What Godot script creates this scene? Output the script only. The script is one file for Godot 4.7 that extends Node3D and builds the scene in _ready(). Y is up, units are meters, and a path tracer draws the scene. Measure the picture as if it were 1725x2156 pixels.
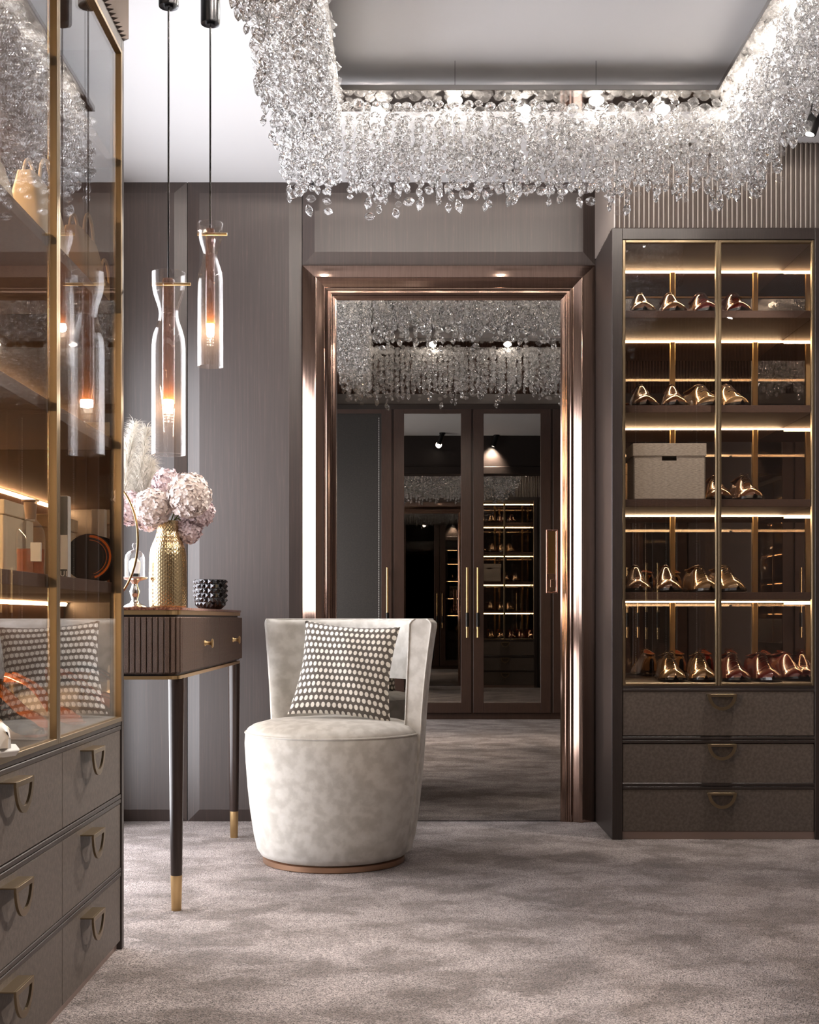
extends Node3D
# A dressing room: mirrored sliding door in a bronze portal, lit shoe cabinet, display cabinet, console table, round chair, crystal chandelier.
# Distances come from the photograph's one-point perspective: focal length 2700 px, vanishing point (858, 1303), eye at 0.86 m.

const EYE := 0.86
const CEIL := 2.715
const BACK := 5.45        # depth of the far wall

var rng := RandomNumberGenerator.new()
var mats := {}
var used := {}

# ------------------------------------------------------------------ mesh builder
class MB:
	var v := PackedVector3Array()
	var n := PackedVector3Array()
	var uv := PackedVector2Array()
	var xf := Transform3D()

	func put(p: Vector3, nn: Vector3, u := Vector2()) -> void:
		v.append(xf * p)
		n.append((xf.basis * nn).normalized())
		uv.append(u)

	# a, b, c counter-clockwise seen from outside (stored clockwise, as Godot wants)
	func tri(a: Vector3, b: Vector3, c: Vector3, ua := Vector2(), ub := Vector2(), uc := Vector2()) -> void:
		var nn := (b - a).cross(c - a)
		if nn.length_squared() < 1e-18:
			return
		put(a, nn, ua)
		put(c, nn, uc)
		put(b, nn, ub)

	func tri_to(a: Vector3, b: Vector3, c: Vector3, hint: Vector3) -> void:
		if (b - a).cross(c - a).dot(hint) >= 0.0:
			tri(a, b, c)
		else:
			tri(a, c, b)

	func quad_to(a: Vector3, b: Vector3, c: Vector3, d: Vector3, hint: Vector3) -> void:
		tri_to(a, b, c, hint)
		tri_to(a, c, d, hint)

	func box(c: Vector3, s: Vector3, ch := 0.0) -> void:
		var h := s * 0.5
		ch = minf(ch, minf(h.x, minf(h.y, h.z)) * 0.98)
		for ax in 3:
			var p := (ax + 1) % 3
			var q := (ax + 2) % 3
			for sg in [-1.0, 1.0]:
				var pts: Array[Vector3] = []
				for k in [[-1, -1], [1, -1], [1, 1], [-1, 1]]:
					var w := Vector3()
					w[ax] = sg * h[ax]
					w[p] = k[0] * (h[p] - ch)
					w[q] = k[1] * (h[q] - ch)
					pts.append(c + w)
				var nn := Vector3()
				nn[ax] = sg
				quad_to(pts[0], pts[1], pts[2], pts[3], nn)
				if ch > 0.0:
					# chamfer along q between faces ax and p
					for sp in [-1.0, 1.0]:
						var a := Vector3()
						a[ax] = sg * h[ax]
						a[p] = sp * (h[p] - ch)
						a[q] = h[q] - ch
						var b := a
						b[q] = -b[q]
						var e := a
						e[ax] = sg * (h[ax] - ch)
						e[p] = sp * h[p]
						var f := e
						f[q] = -f[q]
						var hint := Vector3()
						hint[ax] = sg
						hint[p] = sp
						quad_to(c + a, c + b, c + f, c + e, hint)
		if ch > 0.0:
			for sx in [-1.0, 1.0]:
				for sy in [-1.0, 1.0]:
					for sz in [-1.0, 1.0]:
						var k := Vector3(sx, sy, sz)
						tri_to(c + k * Vector3(h.x, h.y - ch, h.z - ch), c + k * Vector3(h.x - ch, h.y, h.z - ch), c + k * Vector3(h.x - ch, h.y - ch, h.z), k)

	# box from its two corners
	func bx(x0: float, x1: float, y0: float, y1: float, z0: float, z1: float, ch := 0.0) -> void:
		box(Vector3((x0 + x1) * 0.5, (y0 + y1) * 0.5, (z0 + z1) * 0.5), Vector3(absf(x1 - x0), absf(y1 - y0), absf(z1 - z0)), ch)

	# turned shape: profile of (radius, height) from bottom to top, outside to the right of its travel
	func lathe(pr: Array, seg := 32, sharp := 0.75, at := Vector3(), arc := TAU, from := 0.0) -> void:
		var sn: Array[Vector2] = []
		for i in pr.size() - 1:
			var t: Vector2 = pr[i + 1] - pr[i]
			sn.append(Vector2(t.y, -t.x).normalized())
		var length := 0.0
		for i in pr.size() - 1:
			var n0 := sn[i]
			var n1 := sn[i]
			if i > 0 and sn[i - 1].dot(sn[i]) > sharp:
				n0 = (sn[i - 1] + sn[i]).normalized()
			if i < sn.size() - 1 and sn[i + 1].dot(sn[i]) > sharp:
				n1 = (sn[i + 1] + sn[i]).normalized()
			var a: Vector2 = pr[i]
			var b: Vector2 = pr[i + 1]
			var l1 := length + a.distance_to(b)
			for k in seg:
				var f0 := from + arc * k / seg
				var f1 := from + arc * (k + 1) / seg
				var d0 := Vector3(sin(f0), 0, cos(f0))
				var d1 := Vector3(sin(f1), 0, cos(f1))
				var u0 := float(k) / seg
				var u1 := float(k + 1) / seg
				var A := at + d0 * a.x + Vector3.UP * a.y
				var B := at + d1 * a.x + Vector3.UP * a.y
				var C := at + d1 * b.x + Vector3.UP * b.y
				var D := at + d0 * b.x + Vector3.UP * b.y
				var nA := d0 * n0.x + Vector3.UP * n0.y
				var nB := d1 * n0.x + Vector3.UP * n0.y
				var nC := d1 * n1.x + Vector3.UP * n1.y
				var nD := d0 * n1.x + Vector3.UP * n1.y
				if a.x > 1e-6:
					put(A, nA, Vector2(u0, length)); put(C, nC, Vector2(u1, l1)); put(B, nB, Vector2(u1, length))
				if b.x > 1e-6:
					put(A, nA, Vector2(u0, length)); put(D, nD, Vector2(u0, l1)); put(C, nC, Vector2(u1, l1))
			length = l1

	# smooth grid g[i][j]; outside where (di x dj) points, or the other way with flip
	func grid(g: Array, close_i := false, close_j := false, flip := false, uvs := Vector2(1, 1)) -> void:
		var ni := g.size()
		var nj: int = g[0].size()
		var nr: Array = []
		for i in ni:
			var row := PackedVector3Array()
			for j in nj:
				var i0 := (i - 1 + ni) % ni if close_i else maxi(i - 1, 0)
				var i1 := (i + 1) % ni if close_i else mini(i + 1, ni - 1)
				var j0 := (j - 1 + nj) % nj if close_j else maxi(j - 1, 0)
				var j1 := (j + 1) % nj if close_j else mini(j + 1, nj - 1)
				var a: Vector3 = g[i1][j] - g[i0][j]
				var b: Vector3 = g[i][j1] - g[i][j0]
				var c := a.cross(b)
				if c.length_squared() < 1e-16:   # at a pole take the neighbours' directions
					var im := clampi(i, 1, ni - 2)
					a = g[mini(im + 1, ni - 1)][j] - g[maxi(im - 1, 0)][j]
					b = g[im][j1] - g[im][j0]
					c = a.cross(b)
				row.append((-c if flip else c).normalized())
			nr.append(row)
		for i in (ni if close_i else ni - 1):
			for j in (nj if close_j else nj - 1):
				var i1 := (i + 1) % ni
				var j1 := (j + 1) % nj
				var u := func(x: int, y: int) -> Vector2: return Vector2(float(x) / (ni if close_i else ni - 1), float(y) / (nj if close_j else nj - 1)) * uvs
				var q := [[i, j, i, j], [i1, j, i + 1, j], [i1, j1, i + 1, j + 1], [i, j1, i, j + 1]]
				for t in ([[0, 1, 2], [0, 2, 3]] if not flip else [[0, 2, 1], [0, 3, 2]]):
					for k in [t[0], t[2], t[1]]:
						put(g[q[k][0]][q[k][1]], nr[q[k][0]][q[k][1]], u.call(q[k][2], q[k][3]))

	func tube(path: Array, r: Variant, seg := 10, closed := false) -> void:
		var m := path.size()
		var rings: Array = []
		var side := Vector3()
		for i in m:
			var t: Vector3 = (path[(i + 1) % m] if closed or i < m - 1 else path[i]) - (path[(i - 1 + m) % m] if closed or i > 0 else path[i])
			t = t.normalized()
			if side == Vector3():
				side = t.cross(Vector3.UP if absf(t.y) < 0.9 else Vector3.RIGHT).normalized()
			side = (side - t * side.dot(t)).normalized()
			var up := t.cross(side)
			var rad: float = r[i] if r is Array else r
			var ring := []
			for k in seg:
				var f := TAU * k / seg
				ring.append(path[i] + (side * cos(f) + up * sin(f)) * rad)
			rings.append(ring)
		grid(rings, closed, true, true)
		if not closed:
			for e in [0, m - 1]:
				var out: Vector3 = path[e] - path[1 if e == 0 else m - 2]
				for k in range(1, seg - 1):
					tri_to(rings[e][0], rings[e][k], rings[e][k + 1], out)

	# polygon in x-y pushed along z from z0 to z1
	func extrude(poly: PackedVector2Array, z0: float, z1: float) -> void:
		var idx := Geometry2D.triangulate_polygon(poly)
		for t in range(0, idx.size(), 3):
			for z in [z0, z1]:
				tri_to(Vector3(poly[idx[t]].x, poly[idx[t]].y, z), Vector3(poly[idx[t + 1]].x, poly[idx[t + 1]].y, z), Vector3(poly[idx[t + 2]].x, poly[idx[t + 2]].y, z), Vector3(0, 0, (z - (z0 + z1) * 0.5)))
		var cw := Geometry2D.is_polygon_clockwise(poly)
		for i in poly.size():
			var a := poly[i]
			var b := poly[(i + 1) % poly.size()]
			var o := Vector3(b.y - a.y, a.x - b.x, 0) * (-1.0 if cw else 1.0)
			quad_to(Vector3(a.x, a.y, z0), Vector3(b.x, b.y, z0), Vector3(b.x, b.y, z1), Vector3(a.x, a.y, z1), o)

	func mesh() -> ArrayMesh:
		var m := ArrayMesh.new()
		var a := []
		a.resize(Mesh.ARRAY_MAX)
		a[Mesh.ARRAY_VERTEX] = v
		a[Mesh.ARRAY_NORMAL] = n
		a[Mesh.ARRAY_TEX_UV] = uv
		m.add_surface_from_arrays(Mesh.PRIMITIVE_TRIANGLES, a)
		return m

# ------------------------------------------------------------------ scene helpers
func numbered(called: String) -> String:
	var k: int = used.get(called, 0)
	used[called] = k + 1
	return called if k == 0 else "%s_%03d" % [called, k]

func thing(called: String, label: String, category: String, at := Vector3(), group := "") -> Node3D:
	var o := Node3D.new()
	o.name = numbered(called)
	add_child(o, true)
	o.position = at
	tag(o, label, category, group)
	return o

func tag(o: Node, label: String, category: String, group := "") -> void:
	o.set_meta("label", label)
	o.set_meta("category", category)
	if group:
		o.set_meta("group", group)

func part(parent: Node, called: String, shape: Variant, material: Material, at := Vector3(), turn := Vector3()) -> MeshInstance3D:
	var o := MeshInstance3D.new()
	o.name = called
	o.mesh = shape.mesh() if shape is MB else shape
	o.material_override = material
	o.position = at
	o.rotation = turn
	parent.add_child(o, true)
	return o

func structure(called: String, label := "") -> Node3D:
	var o := Node3D.new()
	o.name = called
	add_child(o, true)
	o.set_meta("kind", "structure")
	if label:
		o.set_meta("label", label)
	return o

func copy_of(src: Node3D, label: String, at: Vector3, turn: float, group := "") -> Node3D:
	var o: Node3D = src.duplicate()
	o.name = numbered(String(src.name).rstrip("0123456789").trim_suffix("_"))
	add_child(o, true)
	o.position = at
	o.rotation.y = turn
	o.set_meta("label", label)
	if group:
		o.set_meta("group", group)
	return o

# a place from a pixel of the photograph and its depth in metres
func P(px: float, py: float, d: float) -> Vector3:
	return Vector3((px - 858.0) * d / 2700.0, EYE - (py - 1303.0) * d / 2700.0, -d)

func M(key: String, c: Color, rough := 0.5, metal := 0.0, more := {}) -> StandardMaterial3D:
	var m := StandardMaterial3D.new()
	m.resource_name = key
	m.albedo_color = c
	m.roughness = rough
	m.metallic = metal
	for k in more:
		m.set(k, more[k])
	mats[key] = m
	return m

func noise(sd: int, freq: float, stops: Array, w := 512, h := 512, octaves := 3, kind := FastNoiseLite.TYPE_SIMPLEX_SMOOTH) -> NoiseTexture2D:
	var f := FastNoiseLite.new()
	f.seed = sd
	f.frequency = freq
	f.noise_type = kind
	f.fractal_octaves = octaves
	var t := NoiseTexture2D.new()
	t.width = w
	t.height = h
	t.seamless = true
	t.seamless_blend_skirt = 0.06
	t.noise = f
	if stops:
		var g := Gradient.new()
		g.offsets = PackedFloat32Array(stops.map(func(s: Array) -> float: return s[0]))
		g.colors = PackedColorArray(stops.map(func(s: Array) -> Color: return s[1]))
		t.color_ramp = g
	return t

func tri_map(m: StandardMaterial3D, t: Texture2D, scale: Vector3) -> StandardMaterial3D:
	m.albedo_texture = t
	m.uv1_triplanar = true
	m.uv1_world_triplanar = true
	m.uv1_scale = scale
	m.uv1_triplanar_sharpness = 8.0
	return m

func relief(m: StandardMaterial3D, t: Texture2D, cm: float) -> StandardMaterial3D:
	m.heightmap_enabled = true
	m.heightmap_texture = t
	m.heightmap_scale = cm
	return m

func glow(key: String, c: Color, energy: float) -> StandardMaterial3D:
	return M(key, c, 0.6, 0.0, {"emission_enabled": true, "emission": c, "emission_energy_multiplier": energy})

func area(parent: Node, called: String, c: Color, energy: float, size: Vector2, at: Vector3, turn: Vector3) -> void:
	var l := AreaLight3D.new()
	l.name = called
	l.area_size = size
	l.light_color = c
	l.light_energy = energy
	l.area_range = 12.0
	l.area_attenuation = 2.0
	l.shadow_enabled = true
	parent.add_child(l, true)
	l.position = at
	l.rotation = turn

func spot(parent: Node, called: String, c: Color, energy: float, angle: float, at: Vector3, aim: Vector3, size := 0.03) -> void:
	var l := SpotLight3D.new()
	l.name = called
	l.light_color = c
	l.light_energy = energy
	l.spot_angle = angle
	l.spot_range = 12.0
	l.spot_attenuation = 2.0
	l.spot_angle_attenuation = 0.6
	l.light_size = size
	l.shadow_enabled = true
	parent.add_child(l, true)
	l.look_at_from_position(at, aim, Vector3.FORWARD)

func omni(parent: Node, called: String, c: Color, energy: float, at: Vector3, size := 0.02) -> void:
	var l := OmniLight3D.new()
	l.name = called
	l.light_color = c
	l.light_energy = energy
	l.omni_range = 12.0
	l.omni_attenuation = 2.0
	l.light_size = size
	l.shadow_enabled = true
	parent.add_child(l, true)
	l.position = at

const WARM := Color(1.0, 0.835, 0.64)
const NEUTRAL := Color(1.0, 0.955, 0.91)
const DAY := Color(0.97, 0.975, 1.0)

# ------------------------------------------------------------------ build
func _ready() -> void:
	rng.seed = 7
	var cam := Camera3D.new()
	cam.name = "camera"
	cam.projection = Camera3D.PROJECTION_FRUSTUM
	cam.near = 0.05
	cam.far = 60.0
	cam.size = 0.05 * 2156.0 / 2700.0
	cam.frustum_offset = Vector2(4.5, 225.0) / 2700.0 * 0.05
	cam.position = Vector3(0, EYE, 0)
	add_child(cam)
	cam.current = true
	var env := Environment.new()
	env.background_mode = Environment.BG_COLOR
	env.background_color = Color(0.75, 0.8, 0.88)
	env.tonemap_mode = Environment.TONE_MAPPER_LINEAR
	env.tonemap_exposure = 1.09
	env.sdfgi_enabled = true
	env.ssao_enabled = true
	env.ssil_enabled = true
	var we := WorldEnvironment.new()
	we.name = "environment"
	we.environment = env
	add_child(we)
	# daylight through the window in the left wall, behind the console table
	area(self, "window_daylight", DAY, 6.9, Vector2(1.7, 2.0), Vector3(-1.385, 1.08, -4.35), Vector3(0, -PI / 2, 0))
	# fill light for the foreground, through an unseen window added beside the camera
	area(self, "added_window_fill", DAY, 8.5, Vector2(1.1, 2.0), Vector3(-1.385, 1.08, -0.72), Vector3(0, -PI / 2, 0))

	materials()
	shell()
	portal()
	shoe_cabinet()
	display_cabinet()
	wardrobes()
	chandelier()
	chair()
	console()
	pendants()
	spotlights()
	shoes()
	on_console()
	in_display()

func materials() -> void:
	var veneer := noise(11, 0.05, [[0.0, Color(0.70, 0.69, 0.69)], [0.5, Color(0.78, 0.77, 0.77)], [0.66, Color(0.80, 0.79, 0.79)], [0.695, Color(1, 0.97, 0.95)], [0.73, Color(0.79, 0.78, 0.78)], [1.0, Color(0.88, 0.83, 0.80)]], 1024, 512, 3)
	tri_map(M("wall_veneer", Color(0.285, 0.238, 0.220), 0.44, 0.0, {"metallic_specular": 0.62}), veneer, Vector3(1.9, 0.075, 1.9))
	tri_map(M("dark_wood", Color(0.225, 0.188, 0.173), 0.42, 0.0, {"metallic_specular": 0.52}), veneer, Vector3(4.0, 0.3, 4.0))
	tri_map(M("wardrobe_wood", Color(0.34, 0.255, 0.218), 0.36), veneer, Vector3(4.0, 0.25, 4.0))
	M("lit_face_pale", Color(0.78, 0.755, 0.735), 0.42, 0.3)  # pale tone that paints window light onto the flute faces
	M("flute_bronze", Color(0.44, 0.405, 0.385), 0.36, 0.7)
	tri_map(M("shelf_wood", Color(0.40, 0.285, 0.22), 0.75), veneer, Vector3(1.2, 4.0, 6.0))
	tri_map(M("leg_wood", Color(0.22, 0.16, 0.135), 0.3), veneer, Vector3(6, 0.4, 6))
	var leather := noise(5, 0.03, [[0.0, Color(0.72, 0.72, 0.72)], [0.5, Color(0.86, 0.86, 0.86)], [1.0, Color(1, 1, 1)]], 512, 512, 5)
	var grain := noise(6, 0.12, [], 512, 512, 3, FastNoiseLite.TYPE_CELLULAR)
	relief(tri_map(M("leather", Color(0.385, 0.348, 0.322), 0.5), leather, Vector3(4, 4, 4)), grain, 0.02)
	relief(tri_map(M("pebbled", Color(0.46, 0.37, 0.32), 0.4, 0.3), noise(8, 0.09, [[0.0, Color(0.45, 0.43, 0.42)], [0.45, Color(0.62, 0.6, 0.59)], [0.6, Color(0.9, 0.88, 0.86)], [1.0, Color(1, 0.97, 0.94)]], 512, 512, 2), Vector3(11, 11, 11)), noise(8, 0.09, [], 512, 512, 2), 0.10)
	relief(tri_map(M("wardrobe_leather", Color(0.20, 0.183, 0.168), 0.6), leather, Vector3(4, 4, 4)), grain, 0.02)
	# carpet: fine pile over broad brushed patches
	# pile: white noise at two sizes, so that it repeats without a seam
	var N := 1024
	var fine := PackedFloat32Array()
	fine.resize(N * N)
	for k in N * N:
		fine[k] = rng.randf()
	var px := PackedByteArray()
	px.resize(N * N * 3)
	for y in N:
		for x in N:
			var v := 0.0
			for q in [[0, 0, 0.34], [1, 0, 0.16], [0, 1, 0.16], [1, 1, 0.10], [2, 0, 0.08], [0, 2, 0.08], [2, 1, 0.04], [1, 2, 0.04]]:
				v += fine[((y + q[1]) % N) * N + (x + q[0]) % N] * q[2]
			var g := int(clampf(0.80 + (v - 0.5) * 1.9, 0.2, 1.0) * 255.0)
			px[(y * N + x) * 3] = g
			px[(y * N + x) * 3 + 1] = g
			px[(y * N + x) * 3 + 2] = g
	var pile := ImageTexture.create_from_image(Image.create_from_data(N, N, false, Image.FORMAT_RGB8, px))
	var patches := noise(33, 0.009, [[0.0, Color(0.56, 0.535, 0.515)], [0.28, Color(0.68, 0.66, 0.64)], [0.48, Color(0.84, 0.83, 0.82)], [0.68, Color(0.95, 0.945, 0.94)], [1.0, Color(1, 0.99, 0.985)]], 1024, 1024, 7)
	var warp: FastNoiseLite = patches.noise
	warp.fractal_gain = 0.62
	warp.domain_warp_enabled = true
	warp.domain_warp_amplitude = 60.0
	warp.domain_warp_frequency = 0.012
	warp.domain_warp_fractal_octaves = 4
	var carpet := relief(tri_map(M("carpet", Color(0.775, 0.73, 0.722), 0.95, 0.0, {"rim_enabled": true, "rim": 0.5, "rim_tint": 0.5}), pile, Vector3(0.9, 0.9, 0.9)), pile, 0.5)
	carpet.detail_enabled = true
	carpet.detail_blend_mode = BaseMaterial3D.BLEND_MODE_MUL
	carpet.detail_albedo = patches
	carpet.detail_uv_layer = BaseMaterial3D.DETAIL_UV_2
	carpet.uv2_triplanar = true
	carpet.uv2_world_triplanar = true
	carpet.uv2_scale = Vector3(0.33, 0.33, 0.40)
	M("ceiling_paint", Color(0.81, 0.81, 0.815), 0.8)
	M("plaster", Color(0.80, 0.79, 0.78), 0.8)
	var brushed := noise(41, 0.09, [[0.0, Color(0.82, 0.82, 0.82)], [1.0, Color(1, 1, 1)]], 512, 512, 3)
	tri_map(M("bronze", Color(0.66, 0.555, 0.50), 0.14, 1.0), brushed, Vector3(5, 0.1, 5))
	M("brass", Color(0.84, 0.715, 0.52), 0.3, 1.0)
	M("dark_brass", Color(0.52, 0.41, 0.27), 0.28, 1.0)
	M("antique_brass", Color(0.54, 0.475, 0.38), 0.36, 1.0)
	M("copper", Color(0.80, 0.62, 0.55), 0.18, 1.0)
	M("steel", Color(0.62, 0.61, 0.60), 0.18, 1.0)
	M("polished_steel", Color(0.66, 0.65, 0.64), 0.06, 1.0)
	M("plinth_metal", Color(0.62, 0.55, 0.52), 0.4, 0.7)
	M("gunmetal", Color(0.2, 0.2, 0.205), 0.25, 0.8)
	M("black", Color(0.05, 0.048, 0.046), 0.4)
	M("mirror", Color(0.70, 0.685, 0.665), 0.0, 1.0)
	M("back_mirror", Color(0.74, 0.69, 0.64), 0.0, 1.0)
	M("door_glass", Color(0.10, 0.07, 0.05, 0.14), 0.0, 0.0, {"transparency": BaseMaterial3D.TRANSPARENCY_ALPHA})
	M("clear_glass", Color(0.9, 0.9, 0.9, 0.02), 0.0, 0.0, {"transparency": BaseMaterial3D.TRANSPARENCY_ALPHA})
	M("smoke_glass", Color(0.5, 0.42, 0.36, 0.05), 0.0, 0.0, {"transparency": BaseMaterial3D.TRANSPARENCY_ALPHA})
	M("amber_glass", Color(0.46, 0.24, 0.06, 0.30), 0.0, 0.0, {"transparency": BaseMaterial3D.TRANSPARENCY_ALPHA})
	M("crystal", Color(1, 1, 1, 0.04), 0.0, 0.0, {"refraction_enabled": true, "refraction_scale": 0.047})
	M("thin_crystal", Color(1, 1, 1, 0.03), 0.0, 0.0, {"transparency": BaseMaterial3D.TRANSPARENCY_ALPHA})
	glow("led", WARM, 26.0)
	glow("lamp_glow", NEUTRAL, 170.0)
	glow("bulb_glow", Color(1, 0.95, 0.88), 80.0)
	glow("window_glow", DAY, 2.2)

# ------------------------------------------------------------------ the setting
func raised_panel(x0: float, x1: float, y0: float, y1: float, z: float, inset: float, rise: float) -> MB:
	var b := MB.new()
	var o := [Vector3(x0, y0, z), Vector3(x1, y0, z), Vector3(x1, y1, z), Vector3(x0, y1, z)]
	var i := [Vector3(x0 + inset, y0 + inset, z + rise), Vector3(x1 - inset, y0 + inset, z + rise), Vector3(x1 - inset, y1 - inset, z + rise), Vector3(x0 + inset, y1 - inset, z + rise)]
	var c: Vector3 = (o[0] + o[2]) * 0.5 - Vector3(0, 0, 1)
	for k in 4:
		b.quad_to(o[k], o[(k + 1) % 4], i[(k + 1) % 4], i[k], (o[k] + o[(k + 1) % 4]) * 0.5 - c)
		var d := Vector3(0, 0, -0.012)
		b.quad_to(o[k], o[(k + 1) % 4], o[(k + 1) % 4] + d, o[k] + d, (o[k] + o[(k + 1) % 4]) * 0.5 - (o[0] + o[2]) * 0.5)
	b.quad_to(i[0], i[1], i[2], i[3], Vector3(0, 0, 1))
	return b

func shell() -> void:
	var b := MB.new()
	b.bx(-1.6, 2.6, -0.1, 0.0, -5.7, 0.8)
	part(structure("floor", "mottled grey mauve carpet"), "carpet", b, mats.carpet)
	b = MB.new()
	b.bx(-1.6, 2.6, CEIL, CEIL + 0.1, -5.7, 0.8)
	part(structure("ceiling", "smooth white ceiling"), "ceiling_slab", b, mats.ceiling_paint)
	# far wall with raised veneer panels
	var w := structure("wall_back", "dark veneered wall with raised panels")
	b = MB.new()
	b.bx(-1.6, 2.6, 0, CEIL, -BACK - 0.2, -BACK - 0.012)
	part(w, "wall_core", b, mats.dark_wood)
	for r in [[160, 394, 383, 1731], [395.5, 635.5, 383, 1731], [637.5, 1253, 383, 558.5]]:
		var a := P(r[0], r[3], BACK)
		var c := P(r[1], r[2], BACK)
		part(w, "panel", raised_panel(a.x, c.x, maxf(a.y, 0.0), c.y, -BACK, 0.052, 0.016), mats.wall_veneer)
	# left wall with the window opening
	w = structure("wall_left", "left wall behind the console table")
	b = MB.new()
	for r in [[-5.7, -5.25, 0.0, CEIL], [-3.45, -1.32, 0.0, CEIL], [-0.12, 0.8, 0.0, CEIL], [-5.25, -3.45, 0.0, 0.06], [-5.25, -3.45, 2.12, CEIL], [-1.32, -0.12, 0.0, 0.06], [-1.32, -0.12, 2.12, CEIL]]:
		b.bx(-1.55, -1.40, r[2], r[3], r[0], r[1])
	part(w, "wall_core", b, mats.wall_veneer)
	for k in 2:  # the nearer window is unseen, added to fill the foreground with light
		w = structure("window_%d" % (k + 1), ["tall bright window in the left wall", "added second window beside the camera, brightening the foreground"][k])
		var z0: float = [-5.25, -1.32][k]
		var z1: float = [-3.45, -0.12][k]
		b = MB.new()
		for z in [z0, (z0 + z1) * 0.5, z1]:
			b.bx(-1.53, -1.45, 0.06, 2.12, z - 0.025, z + 0.025, 0.004)
		for y in [0.085, 2.095]:
			b.bx(-1.53, -1.45, y - 0.025, y + 0.025, z0, z1, 0.004)
		part(w, "window_frame", b, mats.plaster)
		b = MB.new()
		b.bx(-1.52, -1.515, 0.06, 2.12, z0, z1)
		part(w, "pane", b, mats.window_glow)
	w = structure("wall_right", "right wall outside the picture")
	b = MB.new()
	b.bx(2.40, 2.55, 0, CEIL, -5.7, 0.8)
	part(w, "wall_core", b, mats.wall_veneer)
	w = structure("wall_front", "wall behind the wardrobes, seen only in mirrors")
	b = MB.new()
	b.bx(-1.6, 2.6, 0, CEIL, 0.7, 0.8)
	part(w, "wall_core", b, mats.dark_wood)
	# dropped bulkhead with fluted face, seen in the mirrored door
	w = structure("trim_1", "fluted bulkhead under the ceiling, seen in the mirrored door")
	b = MB.new()
	b.bx(-1.40, 2.40, 2.40, CEIL, -2.10, -1.95)
	b.bx(-1.40, 2.40, 2.325, 2.40, -2.135, -1.93, 0.004)
	part(w, "bulkhead", b, mats.dark_wood)
	b = MB.new()
	var x := -1.39
	while x < 2.39:
		b.extrude(PackedVector2Array([Vector2(x, -2.10), Vector2(x + 0.010, -2.122), Vector2(x + 0.020, -2.10)]), 0.0, 0.315)
		x += 0.021
	var fl := part(w, "flutes", b, mats.wardrobe_wood)
	fl.rotation.x = PI / 2
	fl.scale = Vector3(1, 1, -1)
	fl.position.y = 2.40
	fl.set_meta("kind", "stuff")

# bronze moulding round the mirrored door
func portal() -> void:
	var d := BACK - 0.002
	var o0 := P(637, 1731, d)
	var o1 := P(1253, 560, d)
	var prof := [[0.0, 0.0], [0.0, 0.010], [0.002, 0.0125], [0.013, 0.0185], [0.027, 0.0240], [0.042, 0.0290], [0.0535, 0.0325], [0.0555, 0.0335], [0.0565, 0.0405], [0.0590, 0.0420], [0.0620, 0.0415], [0.0720, 0.0350], [0.0830, 0.0270], [0.0935, 0.0190], [0.0960, 0.0185], [0.1000, 0.0225], [0.1045, 0.0235], [0.1085, 0.0200], [0.1100, 0.0160], [0.1180, 0.0160], [0.1215, 0.0190], [0.1260, 0.0175], [0.1290, 0.0120], [0.1400, 0.0085], [0.1465, 0.0050], [0.1475, 0.0]]
	var w := structure("trim_2", "moulded rose bronze frame round the mirrored door")
	for side in 3:
		var b := MB.new()
		for k in prof.size() - 1:
			var q: Array[Vector3] = []
			for e in [k, k + 1]:
				var u: float = prof[e][0]
				var z: float = -d + prof[e][1]
				if side == 0:
					q.append_array([Vector3(o0.x + u, 0, z), Vector3(o0.x + u, o1.y - u, z)])
				elif side == 1:
					q.append_array([Vector3(o1.x - u, 0, z), Vector3(o1.x - u, o1.y - u, z)])
				else:
					q.append_array([Vector3(o0.x + u, o1.y - u, z), Vector3(o1.x - u, o1.y - u, z)])
			var du: float = prof[k + 1][0] - prof[k][0]
			var dz: float = prof[k + 1][1] - prof[k][1]
			var across := Vector3(1, 0, 0) if side == 0 else Vector3(-1, 0, 0) if side == 1 else Vector3(0, -1, 0)
			b.quad_to(q[0], q[1], q[3], q[2], -across * dz + Vector3(0, 0, du))
		part(w, ["jamb", "jamb", "head"][side], b, mats.bronze)
	# the mirrored sliding door and its flush pull
	var dr := structure("door_1", "tinted mirror sliding door with a flush copper pull")
	var m0 := P(708, 1731, d)
	var m1 := P(1189, 630, d)
	var b := MB.new()
	b.bx(m0.x, m1.x, 0.003, m1.y, -d - 0.004, -d + 0.002)
	part(dr, "mirror", b, mats.mirror)
	b = MB.new()
	b.bx(m0.x, m0.x + 0.004, 0.003, m1.y, -d - 0.003, -d + 0.006, 0.001)
	part(dr, "edge_strip", b, mats.steel)
	var h0 := P(1150, 1249, d)
	var h1 := P(1174, 1115, d)
	var hd := Node3D.new()
	hd.name = "flush_pull"
	dr.add_child(hd, true)
	b = MB.new()
	var z := -d + 0.002
	var t := 0.007
	b.bx(h0.x, h0.x + t, h0.y, h1.y, z, z + 0.005, 0.0018)
	b.bx(h1.x - t, h1.x, h0.y, h1.y, z, z + 0.005, 0.0018)
	b.bx(h0.x, h1.x, h0.y, h0.y + t, z, z + 0.0055, 0.0018)
	b.bx(h0.x, h1.x, h1.y - t, h1.y, z, z + 0.0055, 0.0018)
	part(hd, "rim", b, mats.copper)
	b = MB.new()
	b.bx(h0.x + t, h1.x - t, h0.y + t, h1.y - t, z, z + 0.001)
	part(hd, "recess", b, mats.dark_brass)
	b = MB.new()
	b.bx(h0.x + t, h1.x - t, h0.y + t, h0.y + 0.082, z, z + 0.003, 0.001)
	b.bx(h0.x + 0.018, h1.x - 0.018, h0.y + 0.025, h0.y + 0.058, z + 0.003, z + 0.006, 0.001)
	part(hd, "latch", b, mats.bronze)

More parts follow.
